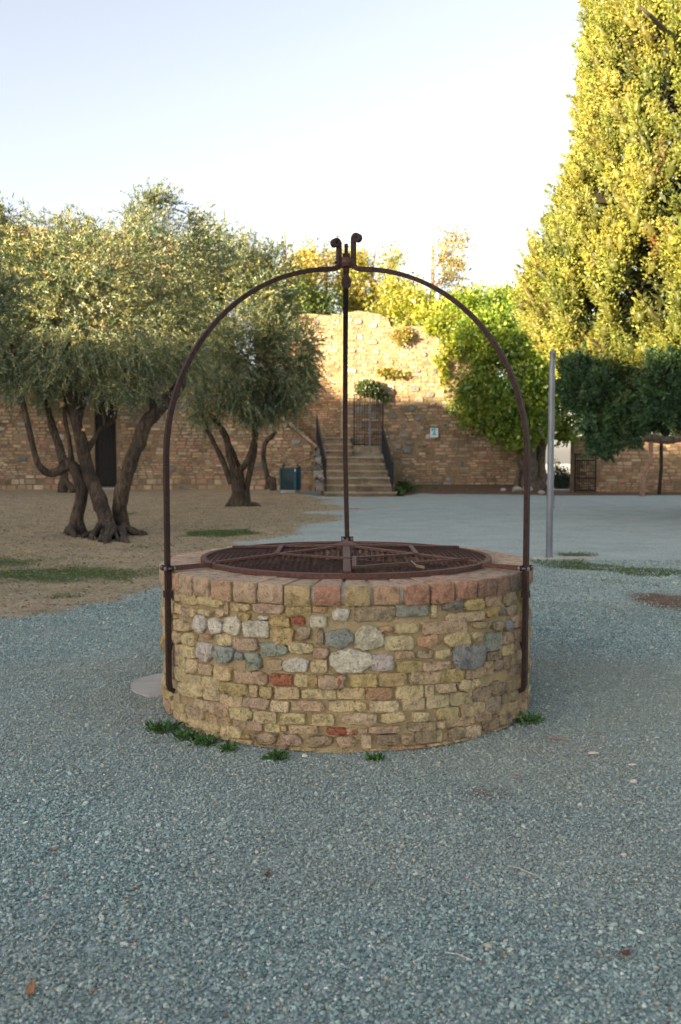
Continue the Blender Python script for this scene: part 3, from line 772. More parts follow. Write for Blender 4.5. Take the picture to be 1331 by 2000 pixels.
cr = thing('wall_creeper', 'yellow-green creeper hanging down the rampart wall from its top', 'creeper')
B = [eb(868, 640, 28, 26, 33.85, .2), eb(862, 680, 14, 45, 33.86, .15), eb(890, 660, 16, 45, 33.86, .15), eb(905, 640, 30, 30, 33.8, .25), eb(850, 640, 18, 18, 33.85, .15), eb(868, 730, 7, 28, 33.9, .08)]
broad_crown('foliage', B, 7000, .11, cr, YGREEN, per=8, spread=.07)
mb = MB(); mb.tube([P(872, 625, 33.9), P(868, 680, 33.93), P(866, 750, 33.95)], .012, 5); mb.tube([P(892, 625, 33.9), P(890, 690, 33.93)], .012, 5); mb.build('stem', M_BARK, cr)
for nm, lab, B, n, pal in (
    ('wall_plant', 'yellow tuft of leaves growing high on the rampart wall', [eb(785, 655, 20, 16, 33.8, .15)], 900, AUT),
    ('wall_plant', 'dark green shrub growing from the wall above the grille gate', [eb(716, 757, 22, 13, 33.7, .3), eb(735, 762, 12, 10, 33.7, .2)], 3000, [(.05, .085, .03), (.07, .11, .035)]),
    ('wall_plant', 'small green sprig beside the top corner of the grille gate', [eb(752, 776, 7, 6, 33.85, .08)], 300, GREEN),
    ('wall_plant', 'thin yellowish weeds along the wall above the grille gate', [eb(755, 727, 18, 7, 33.88, .1), eb(785, 733, 14, 4, 33.88, .1)], 700, AUT[:4]),
    ('wall_plant', 'green weeds at the foot of the wall right of the stairs', [eb(790, 950, 16, 7, 33.2, .4), eb(778, 960, 9, 9, 31.2, .2), eb(830, 958, 30, 3, 33.0, .5)], 1500, GREEN)):
    T = thing(nm, lab, 'plant', 'plants growing on the rampart wall')
    broad_crown('leaves', B, n, .085, T, pal, per=6, spread=.05)
    mb = MB(); b = B[0]; mb.tube([(b[0], b[1] + .2, b[2] - b[5] * .6), (b[0], b[1], b[2])], .012, 5); mb.build('stem', M_BARK, T)

# ------------------------------------------------------------------ trees beyond the rampart
def back_tree(lab, px, Y, ptop, pw, n, pal, ll=.13, blobs=None, shell=.6, nb=9, name='autumn_tree'):
    T = thing(name, lab, 'tree', 'trees beyond the rampart')
    x, _, ztop = P(px, ptop, Y); zb = gz(x, Y); w_ = pw * Y / F
    zc = P(px, 640, Y)[2]
    limb('trunk', [(x, Y, zb - .2), (x + .1, Y, zc * .6), (x, Y, zc), (x + R_.uniform(-.3, .3), Y, (zc + ztop) / 2), (x, Y, ztop - .5)], [.28, .22, .17, .1, .02], T, M_PROP, 7)
    tips = []
    for k in range(nb):
        f = R_.uniform(.0, .85); z = zc - .8 + (ztop - zc) * f; an = R_.uniform(0, 6.28); L = w_ * R_.uniform(.6, 1.05) * (1 - .2 * f)
        e = Vector((x + math.cos(an) * L, Y + math.sin(an) * L * .7, z + R_.uniform(.4, 1.4)))
        m_ = Vector((x + math.cos(an) * L * .5, Y + math.sin(an) * L * .35, z + .25))
        limb('branch', [(x, Y, z - .3), m_, e], [.07, .04, .012], T, M_PROP, 5, 4)
        tips += [tuple(m_.lerp(e, q)) for q in (0, .35, .7, 1)]
    tips = np.array(tips)
    B = [(t[0], t[1], t[2], w_ * .3, w_ * .3, .75) for t in tips] if blobs is None else blobs
    broad_crown('crown', B, n, ll, T, pal, per=7, spread=.2, shell=shell, nf=1.3)
    return T
back_tree('tall sparse orange-yellow tree rising behind the second olive crown', 556, 44, 420, 105, 16000, AUT, nb=13)
back_tree('yellow leafy tree behind the rampart just left of the arch top', 640, 46, 470, 75, 11000, AUT[:2] + YGREEN, nb=9)
back_tree('yellow tree behind the rampart just right of the arch top', 735, 45, 462, 85, 17000, AUT[:3] + YGREEN[:2], nb=11)
back_tree('thin half-bare tree with twigs against the pale sky', 845, 47, 450, 75, 7000, AUT, nb=13)
back_tree('low yellow-green tree above the step in the rampart top', 800, 42, 545, 70, 16000, YGREEN + AUT[:2], nb=10)
back_tree('low green tree showing in the gap left of the upright pole', 600, 43, 555, 60, 8000, GREEN + YGREEN[:1], nb=7)
back_tree('rounded yellow-green tree above the ivy and the arch shoulder', 960, 42, 560, 110, 36000, YGREEN, nb=12, blobs=[eb(960, 620, 110, 58, 42, 2), eb(870, 625, 70, 40, 41, 1.5), eb(1040, 620, 60, 70, 42, 2)])
back_tree('sunlit yellow tree seen under the big cypress beyond the garden wall', 1190, 44, 770, 70, 9000, YGREEN + AUT[:1], nb=7, blobs=[eb(1190, 830, 70, 50, 43, 1.5), eb(1270, 825, 60, 45, 43, 1.5), eb(1340, 820, 50, 60, 43, 1.5)])

# ------------------------------------------------------------------ olive trees
def olive1():
    T = thing('olive_tree', 'big old olive tree with three gnarled trunks and spreading crown', 'tree', 'olive trees by the wall')
    Y = 16.6; gy0 = gz(-4.4, 16.6)
    def q(px, py, dy=0): return P(px, py, Y + dy)
    limb('trunk', [q(150, 1046, .1), q(152, 1015), q(158, 960), q(146, 915), q(126, 903)], [.32, .17, .14, .14, .13], T, M_BARK, 12, 6, .3)
    limb('branch', [q(135, 908), q(100, 925), q(75, 905, -.1), (q(60, 850, -.2)), q(42, 775, -.2), q(28, 700, -.2), q(10, 610)], [.12, .09, .08, .07, .06, .05, .02], T, M_BARK, 9)
    limb('branch', [q(126, 905), q(112, 855, .3), q(95, 800, .4), q(90, 720, .4)], [.11, .08, .07, .04], T, M_BARK, 9)
    limb('branch', [q(140, 905), q(136, 860), q(128, 820, -.1), q(120, 740)], [.08, .06, .05, .03], T, M_BARK, 8)
    limb('trunk', [q(212, 1048, -.3), q(205, 1010, -.2), q(190, 965), q(168, 905), q(155, 850), q(142, 790), q(135, 700), q(150, 580)], [.26, .17, .15, .15, .15, .13, .08, .03], T, M_BARK, 12, 6, .3)
    limb('branch', [q(170, 880), q(198, 838, .2), q(225, 815, .3), q(220, 750, .3), q(215, 680)], [.08, .055, .05, .035, .02], T, M_BARK, 8)
    limb('branch', [q(205, 835, .2), q(200, 800, .1), q(188, 780)], [.04, .025, .012], T, M_BARK, 7)
    limb('branch', [q(150, 830), q(175, 740, .2), q(200, 640, .3)], [.12, .08, .04], T, M_BARK, 8)
    limb('trunk', [q(238, 1040, .1), q(234, 985, .1), q(250, 925), q(268, 872), q(285, 830), q(318, 790), q(352, 750, .2), q(370, 660, .3)], [.24, .16, .15, .15, .15, .15, .12, .05], T, M_BARK, 12, 6, .3)
    limb('branch', [q(300, 805), q(296, 775), q(285, 730), q(290, 650)], [.09, .06, .04, .02], T, M_BARK, 8)
    rl = random.Random(5)
    for sx, sy, ex, ey, n_ in ((150, 1028, 130, 1042, 4), (205, 1025, 190, 1052, 8), (222, 1025, 215, 1053, 6), (238, 1022, 262, 1042, 6)):
        for _ in range(n_):
            a = Vector(q(sx + rl.uniform(-10, 10), sy + rl.uniform(-8, 10), rl.uniform(-.1, .1))); r = rl.uniform(.045, .085)
            x, y, z = on_ground(ex + rl.uniform(-32, 32), ey + rl.uniform(-6, 8)); e_ = Vector((x, y, .02)); md = a.lerp(e_, .5) + Vector((rl.uniform(-.08, .08), rl.uniform(-.1, 0), rl.uniform(-.02, .08)))
            limb('root', [a, md, e_, e_ + (e_ - a) * .25 + Vector((rl.uniform(-.08, .08), 0, -.05))], [r * 1.2, r, r * .75, r * .2], T, M_BARK, 7, 5, .5)
    for px, py, r in ((63, 772, .045), (122, 790, .04), (118, 826, .03), (163, 840, .03)):
        a = Vector(q(px, py, -.22)); mb = MB(); mb.tube([a + Vector((0, .1, 0)), a + Vector((0, 0, .01))], [r, r], 8); mb.build('pruned_stub', M_CUT, T)
    e = lambda px, py, rx, ry, dy=0, dr=1.2: eb(px, py, rx, ry, Y + dy, dr)
    B = [e(60, 560, 130, 100, .2, 1.6), e(190, 540, 120, 90, 0, 1.6), e(310, 555, 90, 105, .3, 1.5), e(300, 440, 55, 60, .5, .8), e(320, 395, 22, 38, .4, .3), e(120, 480, 90, 50, .5, 1), e(20, 660, 110, 70, 0, 1.5), e(150, 680, 100, 60, -.2, 1.4), e(270, 680, 90, 62, 0, 1.4), e(350, 650, 50, 90, .3, 1.1),
         e(-60, 500, 110, 110, .3, 1.6), e(-60, 640, 110, 110, 0, 1.6), e(70, 740, 70, 30, -.2, 1), e(250, 750, 80, 28, -.1, 1), e(0, 470, 40, 50, .6, .7), e(400, 500, 50, 55, .6, .9)]
    olive_crown(B, 10500, 32, T, .38, .052, .012)
    sp = [e(315, 385, 16, 32, .4, .2), e(250, 440, 14, 26, .4, .2), e(175, 450, 12, 22, .4, .2), e(5, 425, 12, 28, .4, .2), e(60, 440, 14, 20, .4, .2), e(375, 440, 16, 24, .4, .2), e(290, 400, 10, 24, .2, .2), e(120, 440, 12, 16, .3, .2)]
    olive_crown(sp, 420, 22, T, .45)
olive1()
def olive2():
    T = thing('olive_tree', 'smaller olive tree with forked slim trunk left of the litter bin', 'tree', 'olive trees by the wall')
    Y = 25.2
    q = lambda px, py, dy=0: P(px, py, Y + dy)
    limb('trunk', [q(462, 992), q(465, 965), q(466, 935), q(462, 915)], [.34, .23, .22, .2], T, M_BARK, 12, 6, .3)
    limb('trunk', [q(481, 990, .1), q(482, 955, .1), q(490, 915), q(498, 870), q(497, 800)], [.18, .11, .10, .09, .06], T, M_BARK, 10)
    limb('branch', [q(452, 945), q(438, 905), q(418, 865, .2), q(402, 830, .3), q(390, 790, .3), q(375, 730)], [.11, .09, .08, .07, .05, .02], T, M_BARK, 9)
    limb('branch', [q(458, 930), q(449, 890), q(444, 860), q(430, 832), q(412, 805), q(400, 740)], [.14, .12, .12, .11, .08, .03], T, M_BARK, 10)
    limb('branch', [q(466, 922), q(484, 900, -.1), q(497, 862, -.1), q(505, 820), q(525, 760)], [.13, .11, .10, .09, .04], T, M_BARK, 10)
    limb('branch', [q(468, 915, .2), q(455, 880, .2), q(447, 862, .2)], [.09, .07, .05], T, M_BARK, 8)
    for a, b, c, d in ((455, 980, 440, 992), (470, 985, 475, 996), (478, 984, 496, 994), (460, 984, 455, 997)):
        s0 = Vector(q(a, b)); x, y, z = G(c, d); limb('root', [s0, (x, Y - .1, gz(x, Y) + .04), (x + (x - s0.x) * .3, Y - .25, gz(x, Y) - .03)], [.13, .08, .03], T, M_BARK, 7, 4, .3)
    e = lambda px, py, rx, ry, dy=0, dr=1.6: eb(px, py, rx, ry, Y + dy, dr)
    B = [e(470, 620, 100, 110), e(545, 680, 72, 85, .3), e(420, 720, 70, 80, -.3), e(500, 755, 85, 55, -.2), e(570, 745, 48, 55, .3, 1.2), e(450, 530, 80, 65, .3), e(395, 800, 30, 25, 0, .8), e(535, 580, 50, 70, .6), e(500, 800, 40, 20, 0, .8), e(400, 560, 60, 90, .3)]
    olive_crown(B, 7400, 32, T, .5, .068, .018)
    olive_crown([e(440, 478, 60, 22, .2, 1), e(540, 520, 25, 30, .2, .6), e(600, 700, 14, 50, .2, .6)], 300, 20, T, .6, .09, .026)
olive2()
T = thing('pruned_trunk', 'bare crooked olive stem pruned short beside the litter bin', 'tree', 'olive trees by the wall')
limb('trunk', [P(527, 955, 30.6), P(524, 938, 30.6), P(517, 905, 30.6), P(516, 880, 30.7), P(521, 862, 30.7), P(533, 850, 30.7), P(540, 842, 30.7)], [.22, .12, .10, .11, .10, .08, .07], T, M_BARK, 10, 5, .3)
limb('knot', [P(535, 958, 30.4), P(532, 942, 30.4), P(526, 932, 30.5)], [.17, .19, .08], T, M_BARK, 9, 4, .4)
limb('twig', [P(540, 843, 30.7), P(543, 832, 30.7), P(547, 820, 30.7)], [.04, .03, .012], T, M_CUT, 6)
T = thing('olive_tree', 'dim small olive trunk against the wall behind the big olive', 'tree', 'olive trees by the wall')
limb('trunk', [P(123, 962, 31.8), P(125, 930, 31.8), P(120, 890, 31.9), P(100, 830, 32), P(95, 760, 32)], [.26, .17, .15, .11, .05], T, M_BARK, 9, 5, .3)
limb('root', [P(142, 962, 31.6), P(138, 950, 31.7), P(126, 935, 31.8)], [.14, .14, .1], T, M_BARK, 8)
olive_crown([eb(90, 700, 80, 70, 32, 1.6), eb(0, 690, 80, 80, 32, 1.4), eb(210, 690, 60, 60, 32.5, 1)], 2000, 18, T, .6, .11, .034)
T = thing('olive_tree', 'nearest olive tree of which only grey sprays show at the left edge', 'tree', 'olive trees by the wall')
olive_crown([eb(-60, 570, 66, 70, 9.5, .5), eb(-110, 620, 80, 120, 9.8, .7)], 1000, 22, T, .34, .06, .015)
limb('trunk', [(-6.2, 10.4, -.05), (-6.1, 10.3, 1.2), (-5.6, 10.0, 2.2), (-4.9, 9.8, 3.0)], [.24, .17, .12, .05], T, M_BARK, 10)

# ------------------------------------------------------------------ the big cypress
def cypress():
    T = thing('cypress_tree', 'huge bushy cypress towering at the right, golden in the sun', 'tree')
    AX, AY = 9.9, 21.5
    zz = [3.0, 3.9, 4.8, 5.9, 6.8, 7.6, 8.6, 10.5, 12.2, 14, 17, 20]
    rr = [4.2, 4.85, 5.45, 5.45, 4.95, 4.55, 4.25, 4.15, 3.85, 3.3, 2.2, .3]
    limb('trunk', [(AX, AY, -.1), (AX, AY, 2.5), (AX, AY, 8), (AX, AY, 18)], [.7, .5, .4, .08], T, M_BARK2, 12)
    def shell(n, f0, f1, zlo=3.0, zhi=19.5, th=None):
        z = zlo + (zhi - zlo) * RN.random(n) ** 1.25
        a = RN.uniform(-math.pi, math.pi, n) if th is None else th
        keep = (np.cos(a - math.radians(-120)) > -.25) | (RN.random(n) < .3)      # fuller towards the yard
        z, a = z[keep], a[keep]
        r = np.interp(z, zz, rr) * (1 + .10 * fbm(np.stack([np.cos(a) * 3.2, np.sin(a) * 3.2, z * .5], -1), 3) * .7) * RN.uniform(f0, f1, len(z))
        return np.stack([AX + np.cos(a) * r, AY + np.sin(a) * r, z], -1), np.stack([np.cos(a), np.sin(a), 0 * a], -1)
    def plumes(c, out, per, ln, rad, pal, name='foliage', ll=.105, up=1.3, holes=True, core=0):
        if holes:
            h = fbm(c * np.array([1.15, 1.15, .7]), 3) > -.30; c, out = c[h], out[h]
        n = len(c)
        d = nrm(out * .75 + np.array([0, 0, up]) + RN.normal(size=(n, 3)) * .35)
        t = RN.random((n, per)); L = ln * RN.uniform(.6, 1.4, (n, 1))
        rd = nrm(RN.normal(size=(n, per, 3)))
        prof = (np.sin(np.clip(t * 1.05 + .12, 0, 1) * math.pi) ** .7)[..., None]
        pos = c[:, None] + d[:, None] * ((t - .4) * L)[..., None] + rd * prof * rad * RN.uniform(.5, 1.05, (n, per, 1))
        dl = nrm(d[:, None] * .8 + rd * .9 + RN.normal(size=(n, per, 3)) * .4)
        C = np.repeat(pal_pick(pal, n, .14)[:, None], per, 1).reshape(-1, 3) * np.exp(RN.normal(0, .13, (n * per, 1)))
        if core:
            bm = bmesh.new(); bmesh.ops.create_icosphere(bm, subdivisions=2, radius=1); iv = np.array([v.co[:] for v in bm.verts]); fi = np.array([[v.index for v in f.verts] for f in bm.faces]); bm.free()
            a1 = nrm(np.cross(d, np.array([1., 0, .1]))); a2 = np.cross(d, a1); k = len(iv)
            q_ = c[:, None] + d[:, None] * (iv[None, :, 2:3] * .27 + .02) * L[:, :, None] + (a1[:, None] * iv[None, :, 0:1] + a2[:, None] * iv[None, :, 1:2]) * rad * core
            q_ = q_.reshape(-1, 3); o3 = np.tile(iv, (n, 1)); q_ = q_ + (a1.repeat(k, 0) * o3[:, :1] + a2.repeat(k, 0) * o3[:, 1:2] + d.repeat(k, 0) * o3[:, 2:]) * (.10 * fbm(q_ * 7, 2))[:, None]
            fq = (fi[None] + (np.arange(n) * k)[:, None, None]).reshape(-1, 3)
            cc = np.repeat(C.reshape(n, per, 3)[:, 0], k, 0) * .45  # core colour darkened to read as shade inside the plume
            mesh_np('leaf_mass', q_, fq, M_CLEAF, T, cc, True, 'stuff')
        leaf_mesh(name, pos.reshape(-1, 3), dl.reshape(-1, 3), ll, ll * .42, C, M_CLEAF, T, nv=nrm(rd + out[:, None] * .5).reshape(-1, 3), loose=.45)
    pal = [(.21, .235, .05), (.26, .27, .06), (.18, .215, .05), (.28, .27, .07), (.23, .24, .055)]  # sunlit gold put into outer sprays; lower and inner ones get shaded tones
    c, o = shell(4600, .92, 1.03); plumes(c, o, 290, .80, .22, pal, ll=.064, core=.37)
    c, o = shell(3400, .76, .95); plumes(c, o, 44, .7, .24, [(.06, .085, .03), (.08, .10, .035)], ll=.13)  # inner layer in dark greens, shade between plumes put into the colour
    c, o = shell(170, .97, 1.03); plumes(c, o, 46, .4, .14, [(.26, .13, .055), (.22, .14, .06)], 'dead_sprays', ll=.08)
    # dark brown interior, the crown's inner shade put into its colour
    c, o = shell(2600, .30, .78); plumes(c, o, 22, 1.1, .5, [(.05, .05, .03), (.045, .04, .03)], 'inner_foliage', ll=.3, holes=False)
    # low hanging sprays, shade put into their dark greens
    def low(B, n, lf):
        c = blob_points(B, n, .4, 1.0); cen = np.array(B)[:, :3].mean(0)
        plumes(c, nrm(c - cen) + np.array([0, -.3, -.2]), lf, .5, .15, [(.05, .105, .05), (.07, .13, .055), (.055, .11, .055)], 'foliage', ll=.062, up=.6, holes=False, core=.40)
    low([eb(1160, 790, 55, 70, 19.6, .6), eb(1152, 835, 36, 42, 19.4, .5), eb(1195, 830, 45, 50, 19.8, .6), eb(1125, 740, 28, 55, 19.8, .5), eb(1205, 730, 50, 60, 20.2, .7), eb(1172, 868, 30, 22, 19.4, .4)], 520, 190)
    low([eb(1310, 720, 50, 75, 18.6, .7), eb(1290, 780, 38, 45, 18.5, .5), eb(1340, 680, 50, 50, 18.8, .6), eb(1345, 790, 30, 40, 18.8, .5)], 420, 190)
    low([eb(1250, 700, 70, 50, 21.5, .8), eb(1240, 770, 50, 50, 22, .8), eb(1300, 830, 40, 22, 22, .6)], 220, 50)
    for pts, r in (([P(1240, 740, 20.5), P(1190, 700, 19.8), P(1165, 670, 19.4), P(1150, 660, 19.2)], .05), ([P(1190, 690, 19.6), P(1185, 715, 19.3), P(1170, 735, 19.2)], .02), ([P(1330, 790, 19), P(1290, 800, 18.4)], .03),
                   ([P(1300, 60, 18.6), P(1270, 30, 18), P(1245, 10, 17.8)], .05), ([(AX, AY, 4), P(1330, 720, 20.5), P(1260, 720, 20), P(1200, 760, 19.7)], .09), ([(AX, AY, 5), P(1320, 640, 20)], .12), ([(AX, AY, 3), P(1340, 800, 20.5), P(1240, 800, 20)], .08)):
        limb('branch', pts, [r, r * .8, r * .3] if len(pts) == 3 else [r, r * .8, r * .6, r * .25], T, M_BARK2, 7)
cypress()

T = thing('propped_branch', 'long bare horizontal branch resting on two props at the right', 'branch')
limb('branch', [P(1420, 848, 31.3), P(1331, 856, 31.2), P(1300, 860, 31.2), P(1265, 855, 31.2), P(1245, 858, 31.1), P(1228, 848, 31.0), P(1215, 838, 31.0)], [.16, .14, .13, .15, .10, .09, .05], T, M_BARK2, 10, 5, .2)
limb('twig', [P(1232, 849, 31.0), P(1220, 846, 30.9), P(1206, 850, 30.9)], [.06, .04, .015], T, M_BARK2, 7)
limb('twig', [P(1248, 857, 31.1), P(1235, 863, 31.0), P(1222, 873, 30.9)], [.05, .035, .015], T, M_BARK2, 7)
x, y, z = on_ground(1264, 970)
mb = MB(); mb.tube(spline([(x, 31.2, -.02), (x + .02, 31.2, .8), P(1270, 905, 31.2), P(1272, 862, 31.2)], 3), lerp_r([.10, .08, .065, .08], 10), 8, jit=.06)
tag(mb.build('wooden_prop', M_PROP, smooth=True), 'pale peeled wooden prop holding up the bare branch', 'prop', 'props under the bare branch')
x = X_(1289, 32.4)
mb = MB(); mb.tube([(x, 32.4, 0), (x + .03, 32.3, 1), P(1292, 860, 32.0)], [.07, .06, .06], 8)
tag(mb.build('wooden_prop', M_DARKPROP), 'dark prop behind the pale one under the bare branch', 'prop', 'props under the bare branch')

# ------------------------------------------------------------------ lamp post, litter bin
T = thing('lamp_post', 'slim grey metal lamp post standing on a concrete footing', 'lamp post')
x, y, _ = G(1073, 1092)
mb = MB(); mb.tube([(x, y, .02), (x, y, 1.2)], [.047, .046], 20); mb.tube([(x, y, 1.2), (x, y, P(1080, 705, y)[2])], [.0455, .041], 20, cap=True); mb.build('pole', M_POLE, T, smooth=False)
mb = MB(); mb.tube([(x, y, P(1080, 705, y)[2] - .02), (x, y, P(1080, 688, y)[2])], [.03, .03], 12); mb.tube([(x, y, P(1080, 692, y)[2]), (x + .03, y, P(1080, 684, y)[2])], [.05, .035], 12); mb.build('lamp_head', M_POLE, T)
mb = MB(); mb.box(x + .025, x + .062, y - .03, y + .03, P(1080, 993, y)[2], P(1080, 968, y)[2]); mb.build('hatch', M_POLE, T)
mb = MB(); mb.tube([(x, y, .0), (x, y, .035)], [.065, .062], 16); mb.build('collar', M_POLE, T)
V = []; Fc = []; n = 26
for k in range(n):
    an = 2 * math.pi * k / n; rr_ = 1 + .12 * math.sin(an * 3 + 1) + R_.uniform(-.05, .05)
    V.append((x + .16 + math.cos(an) * .42 * rr_, y - .05 + math.sin(an) * .13 * rr_, .028))
V += [(a, b, -.05) for a, b, c in V]
Fc = [tuple(range(n))] + [(k, n + k, n + (k + 1) % n, (k + 1) % n) for k in range(n)]
tag(mesh_np('concrete_footing', V, Fc, M_CONC, None, (.4, .4, .4)), 'thin flat concrete footing under the lamp post', 'footing')

T = thing('litter_bin', 'dark teal litter bin with zinc arched hood by the stairs', 'litter bin')
by = 31.6; bx0, bx1, bxm = X_(548, by), X_(587, by), X_(577.5, by)
zt_, zb_ = P(560, 913, by)[2], P(560, 957, by)[2]; zg_ = gz(bx0, by)
pl = [(bx0, by), (bxm, by - .12), (bx1, by + .28), (bx0 + .5, by + .62), (bx0 + .02, by + .5)]
def prism(pl, z0, z1, name, mat, inset=0, par=T):
    cx = sum(p[0] for p in pl) / len(pl); cy = sum(p[1] for p in pl) / len(pl)
    q = [(cx + (a - cx) * (1 - inset), cy + (b - cy) * (1 - inset)) for a, b in pl]; n = len(q)
    V = [(a, b, z0) for a, b in q] + [(a, b, z1) for a, b in q]
    return mesh_np(name, V, [tuple(range(n - 1, -1, -1)), tuple(range(n, 2 * n))] + [(k, (k + 1) % n, n + (k + 1) % n, n + k) for k in range(n)], mat, par, (.3, .3, .3))
prism(pl, zb_, zt_ - .03, 'body', M_BIN, .06)
prism(pl, zt_ - .03, zt_, 'rim', M_BINL, -.01)
prism(pl, zg_ - .02, zb_, 'plinth', M_CONC, -.01)
for (a, b) in pl[:3]:
    mb = MB(); mb.bar([(a, b - .01, zb_), (a, b - .01, zt_)], (1, 0, 0), .05, .04); mb.build('corner_strip', M_BINL, T)
mb = MB(); a, b = pl[1], pl[2]
mb.bar([((a[0] + b[0]) / 2, (a[1] + b[1]) / 2 - .01, zb_ + .02), ((a[0] + b[0]) / 2, (a[1] + b[1]) / 2 - .01, zt_ - .04)], (b[0] - a[0], b[1] - a[1], 0), .24, .02); mb.build('side_panel', M_BINL, T)
xc = (bx0 + bx1) / 2 + .02; hw = .25
mb = MB(); mb.bar([(xc - hw * math.cos(t), by + .15, zt_ + .19 * math.sin(t)) for t in np.linspace(.0, math.pi, 12)], (0, 1, 0), .34, .015); mb.build('hood', M_BINTOP, T)
mb = MB(); mb.bar([(xc - (hw + .03) * math.cos(t), by - .03, zt_ + .15 * math.sin(t)) for t in np.linspace(0, .8, 4)], (0, 1, 0), .04, .04); mb.bar([(xc + (hw + .03) * math.cos(t), by - .03, zt_ + .15 * math.sin(t)) for t in np.linspace(0, .8, 4)], (0, 1, 0), .04, .04); mb.build('hood_bracket', M_DARKPROP, T)
mb = MB(); mb.box(bxm - .03, bxm + .01, by - .155, by - .14, zt_ - .14, zt_ - .06); mb.build('sticker', M_SIGNW, T)

# ------------------------------------------------------------------ THE WELL
WELL = thing('stone_well', 'round low stone and brick well with brick coping in the gravel yard', 'well')
RIM = .84
def cyl(phi, z, r): return (WX + r * math.sin(phi), WY - r * math.cos(phi), z)
# mortar body
def mortar():
    nph = 300; zs = list(np.linspace(-.06, .745, 40))
    ph = np.linspace(-math.pi, math.pi, nph, endpoint=False)
    rows = []
    for z in zs: rows.append([(p, z, 1.082) for p in ph])
    top = [(1.086, .765), (1.088, .80), (1.074, .828), (.98, .829), (.88, .828), (.82, .826), (.80, .80), (.80, .3), (.80, -1.2), (.80, -3)]
    for r, z in top: rows.append([(p, z, r) for p in ph])
    A = np.array(rows).reshape(-1, 3)
    P3 = np.stack([np.sin(A[:, 0]) * 1.1, -np.cos(A[:, 0]) * 1.1, A[:, 1]], -1)
    disp = .010 * fbm(P3 * 13, 3) + .006 * fbm(P3 * 4 + 9, 2)
    out = A[:, 2] > 1.06
    r = A[:, 2] + np.where(out, disp, 0); z = A[:, 1] + np.where(out, 0, (A[:, 1] > .5) * disp * .4)
    V = np.stack([WX + r * np.sin(A[:, 0]), WY - r * np.cos(A[:, 0]), z], -1)
    nr = len(rows); F_ = []
    i, k = np.meshgrid(np.arange(nr - 1), np.arange(nph), indexing='ij'); i = i.ravel(); k = k.ravel()
    Fq = np.stack([i * nph + k, i * nph + (k + 1) % nph, (i + 1) * nph + (k + 1) % nph, (i + 1) * nph + k], -1)
    inn = A[:, 2] < .81
    C = np.tile(np.array([.45, .35, .195]), (len(V), 1)); C[(A[:, 1] > .745)] = (.56, .51, .43)
    C[A[:, 2] < .81] = (.09, .08, .055)  # shaft lining darkened, shade inside the well put into its colour
    low = np.clip(1 - A[:, 1] / .5, 0, 1)[:, None]; C = C * (1 + .12 * low)
    mesh_np('mortar', V, Fq, M_MORT, WELL, C, True)
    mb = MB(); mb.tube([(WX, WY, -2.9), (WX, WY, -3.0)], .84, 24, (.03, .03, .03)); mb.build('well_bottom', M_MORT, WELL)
mortar()

SC_ = {'t': (.82, .645, .36), 'y': (.72, .54, .24), 'p': (.70, .51, .32), 'r': (.54, .19, .11), 'w': (.82, .74, .60), 'g': (.40, .43, .36), 'b': (.50, .38, .25), 'o': (.66, .42, .24), 'k': (.25, .25, .19)}
def wray(px, py, r=1.09):
    c, s = math.cos(TH), math.sin(TH)
    a, b = (px - 665.5) / F, (1000 - py) / F
    d = Vector((a, c + b * s, -s + b * c)); o = Vector((0, 0, CAM_H))
    A_ = d.x ** 2 + d.y ** 2; B_ = 2 * ((o.x - WX) * d.x + (o.y - WY) * d.y); C_ = (o.x - WX) ** 2 + (o.y - WY) ** 2 - r * r
    D_ = B_ * B_ - 4 * A_ * C_
    if D_ < 0: return None
    k = (-B_ - math.sqrt(D_)) / (2 * A_); p = o + d * k
    return math.atan2(p.x - WX, -(p.y - WY)), p.z
